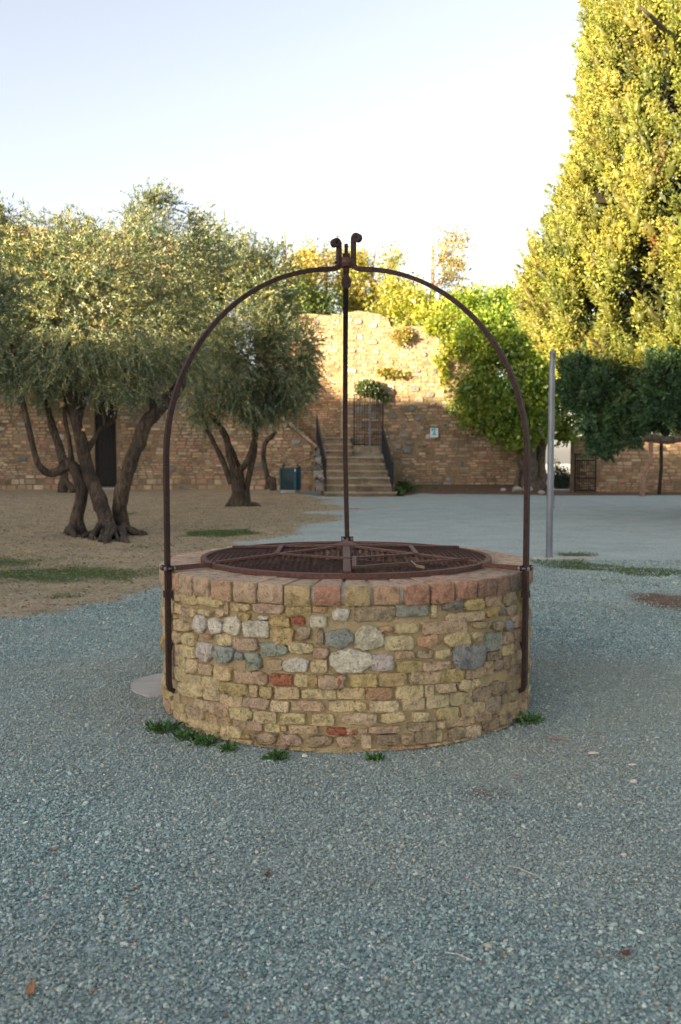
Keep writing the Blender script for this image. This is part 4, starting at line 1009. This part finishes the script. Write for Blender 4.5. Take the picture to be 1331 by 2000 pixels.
def well_stone(quad, kind, colr, name='stone', into=None):
    """quad: four (phi, z) corners TL TR BR BL on the well's face; kind b(rick) or r(ock)"""
    q = np.array(quad); n = 18 if kind == 'r' else 20
    e = .68 if kind == 'r' else .30; jit = .22 if kind == 'r' else .09
    seed = R_.uniform(0, 99); wd = abs(q[1, 0] - q[0, 0]) * 1.1; hd = abs(q[0, 1] - q[3, 1])
    an = (np.arange(n) + .5) * 2 * math.pi / n
    cu = np.sign(np.cos(an)) * np.abs(np.cos(an)) ** e; cv = np.sign(np.sin(an)) * np.abs(np.sin(an)) ** e
    k = 1 + jit * fbm(np.stack([np.cos(an) * 2.2 + seed, np.sin(an) * 2.2, 0 * an], -1), 3) * 1.6
    cu = cu * k; cv = cv * k
    tilt = R_.uniform(-.05, .05); cu, cv = cu - cv * tilt, cv + cu * tilt * .5
    pr = (R_.uniform(.018, .027) if kind == 'r' else R_.uniform(.013, .020))
    rings = [(1.07, -.02), (1.06, pr * .70), (1.02, pr * .98), (.86, pr), (.45, pr * (1.2 if kind == 'r' else 1.0))]
    V = []
    for sc, dr in rings:
        for u, v in zip(cu * sc, cv * sc):
            a = (u + 1) / 2; b = (v + 1) / 2
            pz = (1 - a) * (1 - b) * q[3] + a * (1 - b) * q[2] + a * b * q[1] + (1 - a) * b * q[0]
            V.append((pz[0], pz[1], dr))
    pz = q.mean(0); V.append((pz[0], pz[1], pr * (1.4 if kind == 'r' else 1.05)))
    V = np.array(V); amp = .010 if kind == 'r' else .0065
    P3 = np.stack([V[:, 0] * 1.1 * 30 + seed, V[:, 1] * 30, V[:, 2] * 10], -1)
    V[:, 2] += np.where(V[:, 2] > .003, amp * fbm(P3, 3), 0)
    r = 1.085 + V[:, 2]
    W_ = np.stack([WX + r * np.sin(V[:, 0]), WY - r * np.cos(V[:, 0]), V[:, 1]], -1)
    Fc = [(i * n + k_, i * n + (k_ + 1) % n, (i + 1) * n + (k_ + 1) % n, (i + 1) * n + k_) for i in range(4) for k_ in range(n)] + [(4 * n + k_, 4 * n + (k_ + 1) % n, 5 * n) for k_ in range(n)]
    Fc = [tuple(reversed(f)) for f in Fc] if q[1, 0] < q[0, 0] else Fc
    c = np.array(SC_[colr]) * R_.uniform(.88, 1.12) * np.array([1, R_.uniform(.95, 1.05), R_.uniform(.9, 1.1)])
    if into is not None: into.add(W_, Fc, c); return
    return mesh_np(name, W_, Fc, M_STONE, WELL, c, True)

Z1 = """125,445,188,508,tb 190,455,285,530,tb 290,480,445,545,tr 470,515,492,600,pb 522,525,640,575,tr 655,530,842,590,pb 870,530,1025,602,yb 1035,548,1128,585,ob 1168,560,1275,635,wr
138,530,186,592,tb 190,555,242,615,pb 245,560,282,620,tr 310,568,390,610,tr 418,565,466,615,tr 565,588,632,640,yr 690,605,748,630,wr 770,610,885,675,yr 895,612,990,662,rr 1022,612,1125,680,wb
108,590,150,628,tr 135,635,235,700,tr 268,605,345,712,wr 368,628,450,718,wr 470,612,578,725,wr 592,640,752,742,wb 770,690,912,788,yr 935,675,1025,760,br 1065,700,1105,795,bb 1115,695,1290,815,gr
108,700,186,775,tr 200,720,280,795,tr 320,728,385,755,or 420,730,508,800,tb 525,755,672,828,pb 885,782,1040,850,tr 1042,818,1140,880,pr 705,780,865,868,gr
118,780,170,840,pb 180,798,268,875,tb 290,782,388,892,wr 398,805,520,918,gr 540,845,590,895,gr 600,845,700,955,gr 742,893,835,960,pb 850,885,1005,968,wr 1025,892,1130,970,tb 1170,830,1400,968,wr
120,845,165,925,pb 170,870,215,940,tb 220,890,292,975,tr 300,920,390,990,pb 400,940,508,1025,tb 535,970,735,1048,pb 762,988,902,1055,rb 918,990,1005,1065,tb 1010,995,1065,1068,yb 1075,990,1238,1075,pr
130,940,225,1030,tb 230,992,315,1055,tb 325,1005,430,1085,tb 445,1040,620,1115,yr 630,1060,680,1130,tb 695,1070,775,1140,yr 790,1070,945,1145,tb 978,1085,1185,1145,tb
185,1045,330,1125,tr 335,1075,430,1155,tb 445,1120,580,1195,tb 590,1140,750,1208,pb 765,1160,885,1228,tb 900,1160,1105,1222,pb 1145,1160,1302,1225,tb
140,1100,178,1168,pb 265,1150,365,1225,tr 370,1170,500,1255,pr 500,1200,640,1285,tr 655,1228,800,1305,tb 830,1240,990,1308,tb 1038,1245,1170,1318,tb
130,1170,205,1225,tb 225,1200,322,1275,pb 370,1250,500,1312,pb 545,1290,708,1348,pb 730,1312,825,1360,tb 830,1320,868,1358,tr 890,1318,1065,1370,pb 1130,1338,1315,1378,rb
145,1235,235,1300,tb 240,1285,385,1350,tb 385,1310,435,1360,tr 440,1325,575,1392,tb 590,1380,632,1402,yr 662,1365,802,1430,br 832,1375,960,1445,pr 998,1388,1162,1455,br 1198,1388,1308,1455,br
180,1310,240,1350,tb 330,1370,500,1450,tb 510,1410,645,1495,tb 670,1450,870,1520,pb 885,1460,1045,1545,tb 1085,1480,1315,1550,pb"""
Z2 = """103,520,350,608,bb 363,505,553,578,gb 650,480,770,545,kr 780,468,898,540,yr 908,450,1005,515,pb 1015,425,1090,505,br
575,510,610,598,tr 675,558,905,610,pb 918,520,985,585,yr 988,530,1028,580,kr 1035,510,1105,570,br 258,640,330,678,or 355,622,493,682,tb 527,612,795,685,pb 845,612,942,652,br 950,615,1020,665,br 1030,605,1072,665,gr 1085,575,1122,650,pb
118,645,270,788,wr 295,705,462,790,tb 497,695,620,770,or 665,682,808,765,tr 822,678,890,730,tr 918,680,1012,795,gb 1018,680,1072,755,br 1085,660,1120,720,br
357,798,466,840,pb 492,790,580,835,bb 597,785,697,842,tr 718,752,900,895,gr 838,845,876,885,yr 925,800,1005,850,bb 1015,755,1085,820,tb 1090,725,1120,790,bb 208,815,348,920,wr 368,858,518,925,yb 527,860,696,915,pb
78,940,240,1018,yb 262,935,418,1012,yb 450,925,622,998,tb 628,908,776,990,yb 790,890,900,965,pb 902,862,955,940,pb 960,850,1008,920,br 1015,830,1060,905,bb 1062,885,1110,945,bb -20,945,38,1020,rr
0,1025,165,1092,tb 172,1022,333,1098,ob 360,1010,525,1085,tb 538,1008,590,1080,tb 612,1000,728,1050,tb 742,975,835,1045,tr 840,970,865,1015,tr 950,985,1030,1065,br
0,1105,98,1168,tb 105,1110,172,1165,tr 200,1105,376,1170,tb 403,1090,535,1160,tb 552,1070,685,1148,tb 695,1050,825,1128,tb 835,1025,942,1105,bb 1010,1055,1060,1125,bb 1035,980,1080,1045,bb
45,1178,235,1250,tr 270,1175,410,1238,tr 460,1168,560,1228,tr 615,1145,740,1215,tb 765,1118,900,1200,tb 910,1078,1002,1165,bb 1065,1045,1110,1100,bb
-10,1272,50,1308,rb 52,1272,115,1308,pb 125,1275,180,1305,pb 195,1260,372,1300,pb 438,1235,600,1285,pb 606,1230,655,1272,tr 660,1210,815,1262,pb 818,1202,838,1240,tb 848,1168,945,1228,pb 995,1115,1115,1182,pb
0,1325,105,1388,pr 150,1315,205,1395,tb 240,1312,375,1375,bb 395,1312,460,1370,pr 482,1285,605,1360,bb 608,1282,640,1355,tb 690,1265,780,1335,br 785,1260,875,1325,tb 900,1200,990,1285,bb 1000,1180,1065,1250,bb 1070,1150,1118,1210,bb
133,1400,295,1465,tb 320,1380,530,1460,ob 560,1365,640,1425,tr 642,1355,690,1415,tr 725,1338,850,1408,tb 860,1310,960,1370,bb 965,1275,1050,1330,tb 1055,1235,1115,1290,bb"""
used = []
def place(lst, ox, oy, sc):
    for tok in lst.split():
        a, b, c, d, k = tok.split(','); x0, y0, x1, y1 = ox + float(a) / sc, oy + float(b) / sc, ox + float(c) / sc, oy + float(d) / sc
        qs = [wray(x0, y0), wray(x1, y0), wray(x1, y1), wray(x0, y1)]
        if any(q is None for q in qs): continue
        # the courses run level round the well: keep the slant of the drawn box small
        qs = [(p_, max(z_, .012)) for p_, z_ in qs]
        sl = .45
        zt = (qs[0][1] + qs[1][1]) / 2; zb = (qs[2][1] + qs[3][1]) / 2
        qs = [(qs[0][0], zt + (qs[0][1] - zt) * sl), (qs[1][0], zt + (qs[1][1] - zt) * sl), (qs[2][0], zb + (qs[2][1] - zb) * sl), (qs[3][0], zb + (qs[3][1] - zb) * sl)]
        if zt - zb < .008: continue
        well_stone(qs, k[1], k[0], 'stone' if k[1] == 'r' else 'brick')
        used.append((min(qs[0][0], qs[3][0]), max(qs[1][0], qs[2][0]), zb, zt))
place(Z1.replace('1400', '1400'), 300, 1020, 3.3275)
if True:
    Z2l = ' '.join(t for t in Z2.split())
    # stones both lists hold are only taken once
    place(Z2l, 660, 1020, 3.169)
Z1x = None
# courses for the flanks and the back, which the list above does not reach
back = MB(); nb_ = 0; zc = .015
while zc < .70:
    h = R_.uniform(.045, .08); ph = -math.pi
    while ph < math.pi:
        wv = R_.uniform(.07, .19) / 1.1
        a, b = ph, ph + wv - .012
        if not any(a < u[1] + .012 and b > u[0] - .012 and zc < u[3] + .006 and zc + h - .012 > u[2] - .006 for u in used) and b < math.pi:
            colr = R_.choice('tttttppyyb' if abs(a) < 1.6 else 'tttpybg'); kd = R_.choice('bbbr')
            q = [(a, zc + h - .012), (b, zc + h - .012), (b, zc), (a, zc)]
            if -1.62 < a and b < 1.62:
                if wv > .05: well_stone(q, kd, colr if a < .9 else R_.choice('btttp'), 'stone' if kd == 'r' else 'brick'); nb_ += 1
            else: well_stone(q, kd, colr, into=back)
        ph += wv
    zc += h
back.build('rear_masonry', M_STONE, WELL, True, 'stuff')
print('well stones', len(used), 'flank', nb_)

# coping bricks
def rbox():
    L = [-1, -.88, .88, 1]; vs = {}; V = []; Fc = []
    def vid(p):
        if p not in vs: vs[p] = len(V); V.append(p)
        return vs[p]
    for axs in range(3):
        for s in (-1, 1):
            for i in range(3):
                for j in range(3):
                    q = []
                    for di, dj in ((0, 0), (1, 0), (1, 1), (0, 1)):
                        p = [0, 0, 0]; p[axs] = s; p[(axs + 1) % 3] = L[i + di]; p[(axs + 2) % 3] = L[j + dj]; q.append(vid(tuple(p)))
                    Fc.append(tuple(q) if s > 0 else tuple(reversed(q)))
    V = np.array(V, float); return V, Fc
RBV, RBF = rbox()
NCB = 47
CPAL = {'t': (.64, .47, .30), 'p': (.62, .45, .29), 'o': (.62, .40, .24), 'y': (.56, .42, .21), 'r': (.52, .28, .18), 'd': (.32, .20, .14), 'k': (.19, .16, .11)}
seq = {0: 'y', -1: 'r', -2: 'y', -3: 'p', -4: 't', -5: 'o', -6: 'p', -7: 't', -8: 'o', -9: 'p', 1: 'o', 2: 'r', 3: 'r', 4: 'r', 5: 'd', 6: 'd', 7: 'k', 8: 'r', 9: 'r'}
for i in range(NCB):
    s = i if i <= NCB // 2 else i - NCB
    dphi = 2 * math.pi / NCB; pc = .047 + s * dphi
    if s == 0: pass
    r0, r1 = .79 + R_.uniform(-.01, .01), 1.113 + R_.uniform(-.003, .006)
    hw_ = dphi / 2 * R_.uniform(.86, .92); zt_c, zb_c = RIM + R_.uniform(-.004, .004), .738 + R_.uniform(-.006, .006)
    V = RBV.copy(); cnt = (np.abs(V) > .99).sum(1)
    V[:, 0] *= np.where(cnt >= 2, np.where(np.abs(V[:, 0]) > .99, .97, 1), 1)
    V[:, 2] *= np.where(cnt >= 2, np.where(np.abs(V[:, 2]) > .99, .94, 1), 1)
    V[:, 1] *= np.where(cnt >= 2, np.where(np.abs(V[:, 1]) > .99, .975, 1), 1)
    V += RN.normal(0, .016, V.shape) * np.array([1, .4, 1])
    tw = R_.uniform(-.02, .02)
    r = (r0 + r1) / 2 + V[:, 1] * (r1 - r0) / 2; ph = pc + V[:, 0] * hw_ * (1 if True else 0) + tw * V[:, 1] * .3; z = (zt_c + zb_c) / 2 + V[:, 2] * (zt_c - zb_c) / 2
    W_ = np.stack([WX + r * np.sin(ph), WY - r * np.cos(ph), z], -1)
    c = np.array(CPAL[seq.get(s, R_.choice('tporpt'))]) * R_.uniform(.92, 1.08)
    topc = np.array([.62, .48, .36])
    C = np.where((V[:, 2:3] > .8) & (V[:, 1:2] < .9), c * .45 + topc * .55, c)
    mesh_np('coping_brick', W_, RBF, M_COPE, WELL, C, True)

# ------------------------------------------------------------------ grate over the well
GR = thing('well_grate', 'round rusty iron grate with six spokes and wire mesh over the well', 'grate')
RG = .876; ZG = .868
def cone(r): return ZG + .052 * (1 - r / RG)
def cp_(phi, r, dz=0): return (WX + r * math.sin(phi), WY - r * math.cos(phi), cone(r) + dz)
n = 96; V = []; Fc = []
pf = [(RG, ZG - .026), (RG, ZG), (RG - .034, ZG + .001), (RG - .034, ZG - .010), (RG - .010, ZG - .012), (RG - .010, ZG - .026)]
for k in range(n):
    a = 2 * math.pi * k / n
    for r, z in pf: V.append((WX + r * math.sin(a), WY - r * math.cos(a), z))
m_ = len(pf)
Fc = [(k * m_ + j, ((k + 1) % n) * m_ + j, ((k + 1) % n) * m_ + (j + 1) % m_, k * m_ + (j + 1) % m_) for k in range(n) for j in range(m_)]
mesh_np('ring', V, Fc, M_RUST2, GR)
d60 = math.pi / 3
for k in range(6):
    mb = MB(); a = k * d60
    mb.bar([cp_(a, .03, .006), cp_(a, RG - .03, .006)], (math.cos(a), math.sin(a), 0), .034 if k else .040, .012); mb.build('spoke', M_RUST2, GR)
    mb = MB(); b = a + d60
    mb.bar([cp_(a, .47, .010), cp_(b, .47, .010)], (math.sin(a + d60 / 2), -math.cos(a + d60 / 2), 0), .026, .010); mb.build('cross_bar', M_RUST2, GR)
mb = MB(); mb.bar([cp_(.05, .80, .022), cp_(d60 - .03, .80, .022)], (math.sin(d60 / 2), -math.cos(d60 / 2), 0), .022, .012)
mb.bar([cp_(.045, .80, .020), cp_(.09, .48, .020)], (1, 0, 0), .022, .012); mb.build('hatch_frame', M_RUST2, GR)
mb = MB(); mb.tube([(WX, WY, ZG + .045), (WX, WY, ZG + .066)], .073, 28); mb.tube([(WX, WY, ZG + .066), (WX, WY, ZG + .078)], [.07, .035], 28); mb.build('centre_disc', M_RUST2, GR)
# wire netting: two families of crossing wires
mb = MB()
for ang in (math.radians(32), math.radians(-32)):
    ca, sa = math.cos(ang), math.sin(ang); st_ = .034
    for k in range(-40, 41):
        off = k * st_; Rm = RG - .02
        if abs(off) > Rm - .02: continue
        hl = math.sqrt(Rm * Rm - off * off); m2 = max(3, int(hl / .09))
        tt = np.linspace(-hl, hl, m2)
        pts = []
        for t in tt:
            x = off * -sa + t * ca; y_ = off * ca + t * sa; r = math.hypot(x, y_); pts.append((WX + x, WY + y_, cone(r) - .008 + (.0012 if ang > 0 else -.0012)))
        mb.tube(pts, .0017, 3, cap=False)
mb.build('wire_mesh', M_WIRE, GR, kind='stuff')
T = thing('padlock', 'small dull brass padlock hooked on the front edge of the grate', 'padlock')
px_, py_, pz_ = cp_(.47, .82, .03)
mb = MB(); mb.bar([(px_ - .01, py_ - .03, pz_ - .004), (px_ + .035, py_ - .035, pz_ - .012)], (0, 1, 0), .022, .012); mb.build('body', M_BRASS, T)
mb = MB(); mb.tube([(px_ - .01, py_ - .035, pz_), (px_ - .035, py_ - .02, pz_ + .02), (px_ - .035, py_, pz_ + .02), (px_ - .01, py_ - .02, pz_)], .004, 6); mb.build('shackle', M_STEEL, T)
mb = MB(); mb.bar([(px_ - .03, py_ + .01, pz_ - .012), (px_ - .025, py_ + .005, pz_ + .035)], (1, 0, 0), .022, .008); mb.build('hasp', M_RUST2, T)

# ------------------------------------------------------------------ iron arch
AR = thing('iron_arch', 'three-legged rusty iron arch with scrolled top spanning the well', 'arch')
def arm(phi, base_shift=0.0, zbot=.19, scroll=True, ztip=2.735):
    er = Vector((math.sin(phi), -math.cos(phi), 0)); et = Vector((math.cos(phi), math.sin(phi), 0)); C0 = Vector((WX, WY, 0))
    rp = 1.132
    def q(r, z): return C0 + er * r + Vector((0, 0, z)) + Vector((base_shift * max(0, (1.5 - z) / 1.5), 0, 0))
    pts = [q(rp - .028, zbot - .015), q(rp - .010, zbot - .005), q(rp, zbot + .02), q(rp, .5), q(rp, .8), q(rp, 1.15), q(rp, 1.467)]
    for t in np.linspace(0, math.pi / 2, 30)[1:]:
        r = 1.13 * math.cos(t); z = 1.467 + 1.109 * math.sin(t)
        if r < .085: break
        pts.append(q(r, z))
    pts += [q(.075, 2.577), q(.060, 2.583), q(.052, 2.60)]
    mb = MB(); mb.bar(pts, et, .034, .025); mb.build('arm', M_RUST, AR)
    mb = MB()
    if scroll:
        cz = ztip; cr = .021; cc = .052 + .012 + cr
        sp = [q(.050, 2.595), q(.050, cz - .03), q(.050, cz)]
        for t in np.linspace(.2, 8.2, 30): rr = .024 * (1 - t * .095); sp.append(q(.050 + .024 - rr * math.cos(t), cz + rr * math.sin(t)))
        mb.bar(sp, et, .034, .019)
    else: mb.bar([q(.045, 2.595), q(.045, 2.74)], et, .022, .017)
    mb.build('scroll', M_RUST, AR)
    mb = MB()
    c_ = q(rp, .715); mb.bar([c_ - Vector((0, 0, .018)), c_ + Vector((0, 0, .018))], et, .048, .036); mb.build('collar', M_RUST, AR)
    # tie from the grate ring to the post
    mb = MB(); mb.bar([q(RG - .005, ZG - .006), q(rp - .02, ZG - .010)], (0, 0, 1), .026, .014); mb.build('tie_bar', M_RUST2, AR)
    mb = MB(); c_ = q(rp, ZG - .008)
    mb.bar([c_ + er * .016 - et * .045, c_ + er * .016 + et * .045], (0, 0, 1), .03, .009); mb.bar([c_ - er * .016 - et * .045, c_ - er * .016 + et * .045], (0, 0, 1), .03, .009); mb.build('clamp', M_RUST, AR)
    for s in (-1, 1):
        mb = MB(); b0 = c_ + et * .034 * s; mb.tube([b0 - er * .035, b0 + er * .03], .0065, 6); mb.tube([b0 + er * .021, b0 + er * .030], .012, 6); mb.tube([b0 - er * .030, b0 - er * .020], .012, 6); mb.build('bolt', M_STEEL, AR)
    if not scroll: return
    # thin inner rod beside the lower post
    mb = MB(); mb.tube(spline([q(rp - .02, .45) - et * .012 * (1 if phi > 0 else -1), q(rp - .008, .33), q(rp - .018, .2)], 4), .004, 5); mb.build('rod', M_RUST, AR)
arm(math.radians(60), ztip=2.755)
arm(math.radians(-60), ztip=2.725)
arm(math.pi, .035, scroll=False, zbot=.3)
mb = MB(); mb.tube([(WX, WY, 2.595), (WX, WY, 2.605), (WX, WY, 2.637), (WX, WY, 2.645)], [.040, .045, .045, .040], 20); mb.build('hub', M_RUST2, AR)
mb = MB(); mb.tube([(WX, WY, 2.645), (WX, WY, 2.672)], .022, 14); mb.tube([(WX, WY, 2.56), (WX, WY, 2.60)], .018, 10); mb.build('hub_nut', M_RUST, AR)
mb = MB(); b0 = Vector((WX - .05, WY - .02, 2.617)); mb.tube([b0 + Vector((-.02, 0, 0)), b0 + Vector((.02, 0, 0))], .009, 6); mb.build('bolt', M_RUST, AR)
mb = MB()
for z in (2.606, 2.643):
    mb.tube([(WX + .066 * math.cos(t), WY + .055 * math.sin(t), z + .003 * math.sin(3 * t)) for t in np.linspace(0, 6.28, 20)], .0016, 4)
mb.tube([(WX + .03, WY - .05, 2.603), (WX + .05, WY - .045, 2.585), (WX + .035, WY - .04, 2.578), (WX + .06, WY - .04, 2.590)], .0015, 4); mb.build('tie_wire', M_RUST, AR)

T = thing('pulley_block', 'small dark pear-shaped pulley hanging under the top of the arch', 'pulley')
mb = MB(); mb.tube([(WX - .002, WY, 2.585), (WX + .004, WY, 2.545)], .010, 8); mb.build('hook', M_RUST2, T)
mb = MB()
for s in (-1, 1):
    V = []; n = 18
    for k in range(n):
        t = 2 * math.pi * k / n; hw2 = .030 * (1 - .33 * math.cos(t) if math.cos(t) > 0 else 1 + .0)
        V.append((WX + math.sin(t) * hw2, 0, 2.510 + math.cos(t) * .044))
    VV = [(a, WY + s * .016 - .003, c) for a, _, c in V] + [(a, WY + s * .016 + .003, c) for a, _, c in V]
    mb.add(VV, [tuple(range(n)), tuple(range(2 * n - 1, n - 1, -1))] + [(k, n + k, n + (k + 1) % n, (k + 1) % n) for k in range(n)])
mb.build('cheek', M_RUST, T)
mb = MB(); mb.tube([(WX, WY - .012, 2.502), (WX, WY + .012, 2.502)], .026, 18); mb.build('wheel', M_RUST2, T)

# ------------------------------------------------------------------ small things on the ground
def weed(lab, px, py, r, n, seed):
    T = thing('weed_tuft', lab, 'weeds', 'green weeds round the foot of the well')
    x, y, _ = G(px, py); k = n; r = r * .62
    a = RN.uniform(0, 6.28, k); rr = np.abs(RN.normal(0, .45, k)) * r
    base = np.stack([x + np.cos(a) * rr, y + np.sin(a) * rr * .7, np.full(k, .004)], -1)
    dz = RN.uniform(.25, 1.1, k); d = nrm(np.stack([np.cos(a), np.sin(a) * .8, dz], -1) + RN.normal(size=(k, 3)) * .3)
    st_ = RN.uniform(.005, .05, (k, 1)) * (r / .09)
    pos = base + d * st_
    C = pal_pick([(.045, .14, .035), (.07, .18, .04), (.04, .12, .035), (.12, .20, .06)], k, .2)
    leaf_mesh('leaves', pos, d + RN.normal(size=(k, 3)) * .5, .026, .012, C, M_LLEAF, T)
    mb = MB()
    for j in range(0, k, 7): mb.tube([base[j], pos[j] + d[j] * .01], .0012, 3, cap=False)
    mb.build('stems', M_GRASS, T)
for w_ in (('broad green weed patch left of the well foot', 325, 1428, .11, 300), ('green weed clump at the well foot right of the patch', 368, 1442, .08, 260), ('dark green weed clump pressed against the well base', 402, 1453, .075, 230),
           ('small weed tuft between the clumps and the front', 446, 1466, .055, 120), ('weed tuft in front of the well near its left third', 541, 1484, .075, 170), ('spiky weed tuft at the front centre of the well', 733, 1487, .055, 110), ('dark weeds in the shade at the right foot of the well', 1030, 1412, .11, 260),
           ('thin weed sprig at the far left of the well foot', 300, 1425, .05, 40)):
    weed(*w_, 0)
# grass blades, straw and leaf litter
def scatter_blades(name, label, npts, rect, wfun, ln, wd, pal, mat, up, cat):
    X = RN.uniform(rect[0], rect[1], npts); Y = RN.uniform(rect[2], rect[3], npts)
    k = (RN.random(npts) < wfun(X, Y)) & (np.hypot(X - WX, Y - WY) > 1.15); X, Y = X[k], Y[k]
    z = gh(X, Y) + und(X, Y)
    pos = np.stack([X, Y, z + .002], -1); d = RN.normal(size=(len(X), 3)) * np.array([1, 1, .15]) + np.array([0, 0, up])
    lm = leaf_mesh(name, pos, d, ln, wd, pal_pick(pal, len(X), .2), mat)
    tag(lm, label, cat, kind='stuff'); print(name, len(X))
scatter_blades('grass', 'sparse short green grass in patches beyond the well', 620000, (-9, 7, 7.5, 18), lambda X, Y: zones(X, Y)[2] * np.clip(.35 + .9 * fbm(np.stack([X * 4, Y * 4, 0 * X], -1), 3), .04, .8), .035, .006, [(.05, .11, .03), (.08, .14, .04), (.14, .16, .06)], M_GRASS, .8, 'grass')
scatter_blades('straw_litter', 'dry straw and leaf crumbs lying on the bare earth', 170000, (-13, 1, 6.5, 31), lambda X, Y: zones(X, Y)[0] * np.clip(14 / Y, .3, .9) * .7, .035, .010, [(.36, .29, .18), (.28, .21, .13), (.12, .08, .05), (.42, .36, .25)], M_GRASS, .12, 'litter')

T_ = []
def slab():
    V = []; n = 22; x, y, _ = G(318, 1340)
    for k in range(n):
        an = 2 * math.pi * k / n; V.append((x + math.cos(an) * .20 * (1 + R_.uniform(-.05, .05)), y + math.sin(an) * .27 * (1 + R_.uniform(-.05, .05)), .018))
    V += [(a * 1.0, b, -.03) for a, b, c in V]
    o = mesh_np('stone_slab', V, [tuple(range(n))] + [(k, n + k, n + (k + 1) % n, (k + 1) % n) for k in range(n)], M_CONC, None, (.5, .5, .5))
    tag(o, 'pale rounded stone slab half hidden behind the left side of the well', 'slab')
slab()
def bit(name, lab, cat, px, py, L, W, mat, ang, grp=None, curl=.3):
    x, y, _ = G(px, py); V = []; m = 6
    for i in range(m):
        t = i / (m - 1) * 2 - 1; hw3 = W / 2 * math.sqrt(max(.05, 1 - t * t))
        for s in (-1, 0, 1):
            u, v = t * L / 2, s * hw3; zz_ = .011 + curl * L * (t * t * .5 + .2 * s * s)
            V.append((x + u * math.cos(ang) - v * math.sin(ang), y + u * math.sin(ang) + v * math.cos(ang), zz_))
    Fc = [(i * 3 + j, (i + 1) * 3 + j, (i + 1) * 3 + j + 1, i * 3 + j + 1) for i in range(m - 1) for j in range(2)]
    tag(mesh_np(name, V, Fc, mat, None, (.3, .2, .1), True), lab, cat, grp)
bit('dry_leaf', 'curled orange-brown dry leaf lying in the lower left corner', 'leaf', 60, 1945, .07, .022, M_DEAD, 1.75, 'dry leaves on the gravel')
bit('dry_leaf', 'small reddish dry leaf on the gravel at the left', 'leaf', 105, 1664, .03, .022, M_DEAD, .6, 'dry leaves on the gravel')
bit('dry_leaf', 'dark crumpled leaf on the gravel near the bottom right', 'leaf', 1220, 1869, .035, .026, M_DEADD, .3, 'dry leaves on the gravel')
bit('dry_leaf', 'dark brown leaf on the gravel left of the middle', 'leaf', 522, 1714, .03, .025, M_DEADD, 1.2, 'dry leaves on the gravel')
bit('dry_leaf', 'brown leaf scrap in front of the right of the well', 'leaf', 1012, 1520, .04, .02, M_DEAD, .2, 'dry leaves on the gravel')
def pebble(lab, px, py, s, k):
    x, y, _ = G(px, py); bm = bmesh.new(); bmesh.ops.create_icosphere(bm, subdivisions=2, radius=1)
    V = np.array([v.co[:] for v in bm.verts]); V *= (1 + .2 * fbm(V * 1.5 + k * 5, 2))[:, None]; V = V * np.array(s) * .75 + np.array([x, y, s[2] * .3 + .006])
    tag(mesh_np('pebble', V, [tuple(v.index for v in f.verts) for f in bm.faces], M_PALE, None, (.5, .5, .5), True), lab, 'stone', 'pale stones on the gravel'); bm.free()
pebble('pale pinkish flat stone on the gravel at right', 1219, 1673, (.016, .011, .007), 1)
pebble('white flat stone right of the well front', 1238, 1530, (.024, .02, .012), 2)
pebble('flat whitish stone above the white one, right of the well', 1236, 1497, (.034, .014, .008), 3)
pebble('grey-white stone lying among twigs right of the well', 1160, 1474, (.04, .016, .009), 4)
pebble('tiny pale stone in front of the well at right', 804, 1562, (.010, .009, .007), 5)
x, y, _ = G(301, 1701)
T = thing('cigarette_butt', 'cigarette butt with white and tan ends on the gravel', 'cigarette butt')
mb = MB(); mb.tube([(x - .013, y, .014), (x - .001, y, .014)], .004, 8); mb.build('paper', M_SIGNW, T)
mb = MB(); mb.tube([(x, y, .014), (x + .014, y, .014)], .004, 8); mb.build('filter', M_CUT, T)
for k, (lab, px, py, L, an) in enumerate((('short pale twig upright in the lower left gravel', 102, 1820, .13, 1.5), ('thin brown twig on the gravel at left', 95, 1749, .05, .1), ('pale straight straw on the gravel right of centre', 1018, 1706, .10, -.75),
                                         ('reddish twig on the gravel behind the right weeds', 1090, 1448, .12, -.2), ('dark twig low on the gravel right of centre', 895, 1875, .08, -.5), ('long thin straw on the gravel lower right', 1205, 1877, .09, .05))):
    x, y, _ = G(px, py); dx, dy = math.cos(an) * L / 2, math.sin(an) * L / 2
    mb = MB(); mb.tube([(x - dx, y - dy, .013), (x, y + .003, .016), (x + dx, y + dy, .012)], .0017 if k != 3 else .004, 5)
    tag(mb.build('twig', M_PROP if k % 2 else M_PALE), lab, 'twig', 'twigs and straws on the gravel')

# a second cypress, added unseen right of the frame to shade the right side of the yard
T = thing('cypress_tree', 'slim dark cypress added outside the picture to shade the right of the well', 'tree')
limb('trunk', [(8.6, 5.2, -.1), (8.6, 5.2, 3), (8.6, 5.2, 9)], [.35, .25, .06], T, M_BARK2, 9)
broad_crown('crown', [(8.6, 5.2, 2.6, 1.7, 2.6, 2.3), (8.6, 5.6, 5, 1.6, 2.2, 3), (8.6, 5.2, 8, 1.0, 1.4, 3)], 26000, .22, T, [(.04, .06, .03), (.05, .075, .035)], spread=.15, shell=.4, wr_=.5)
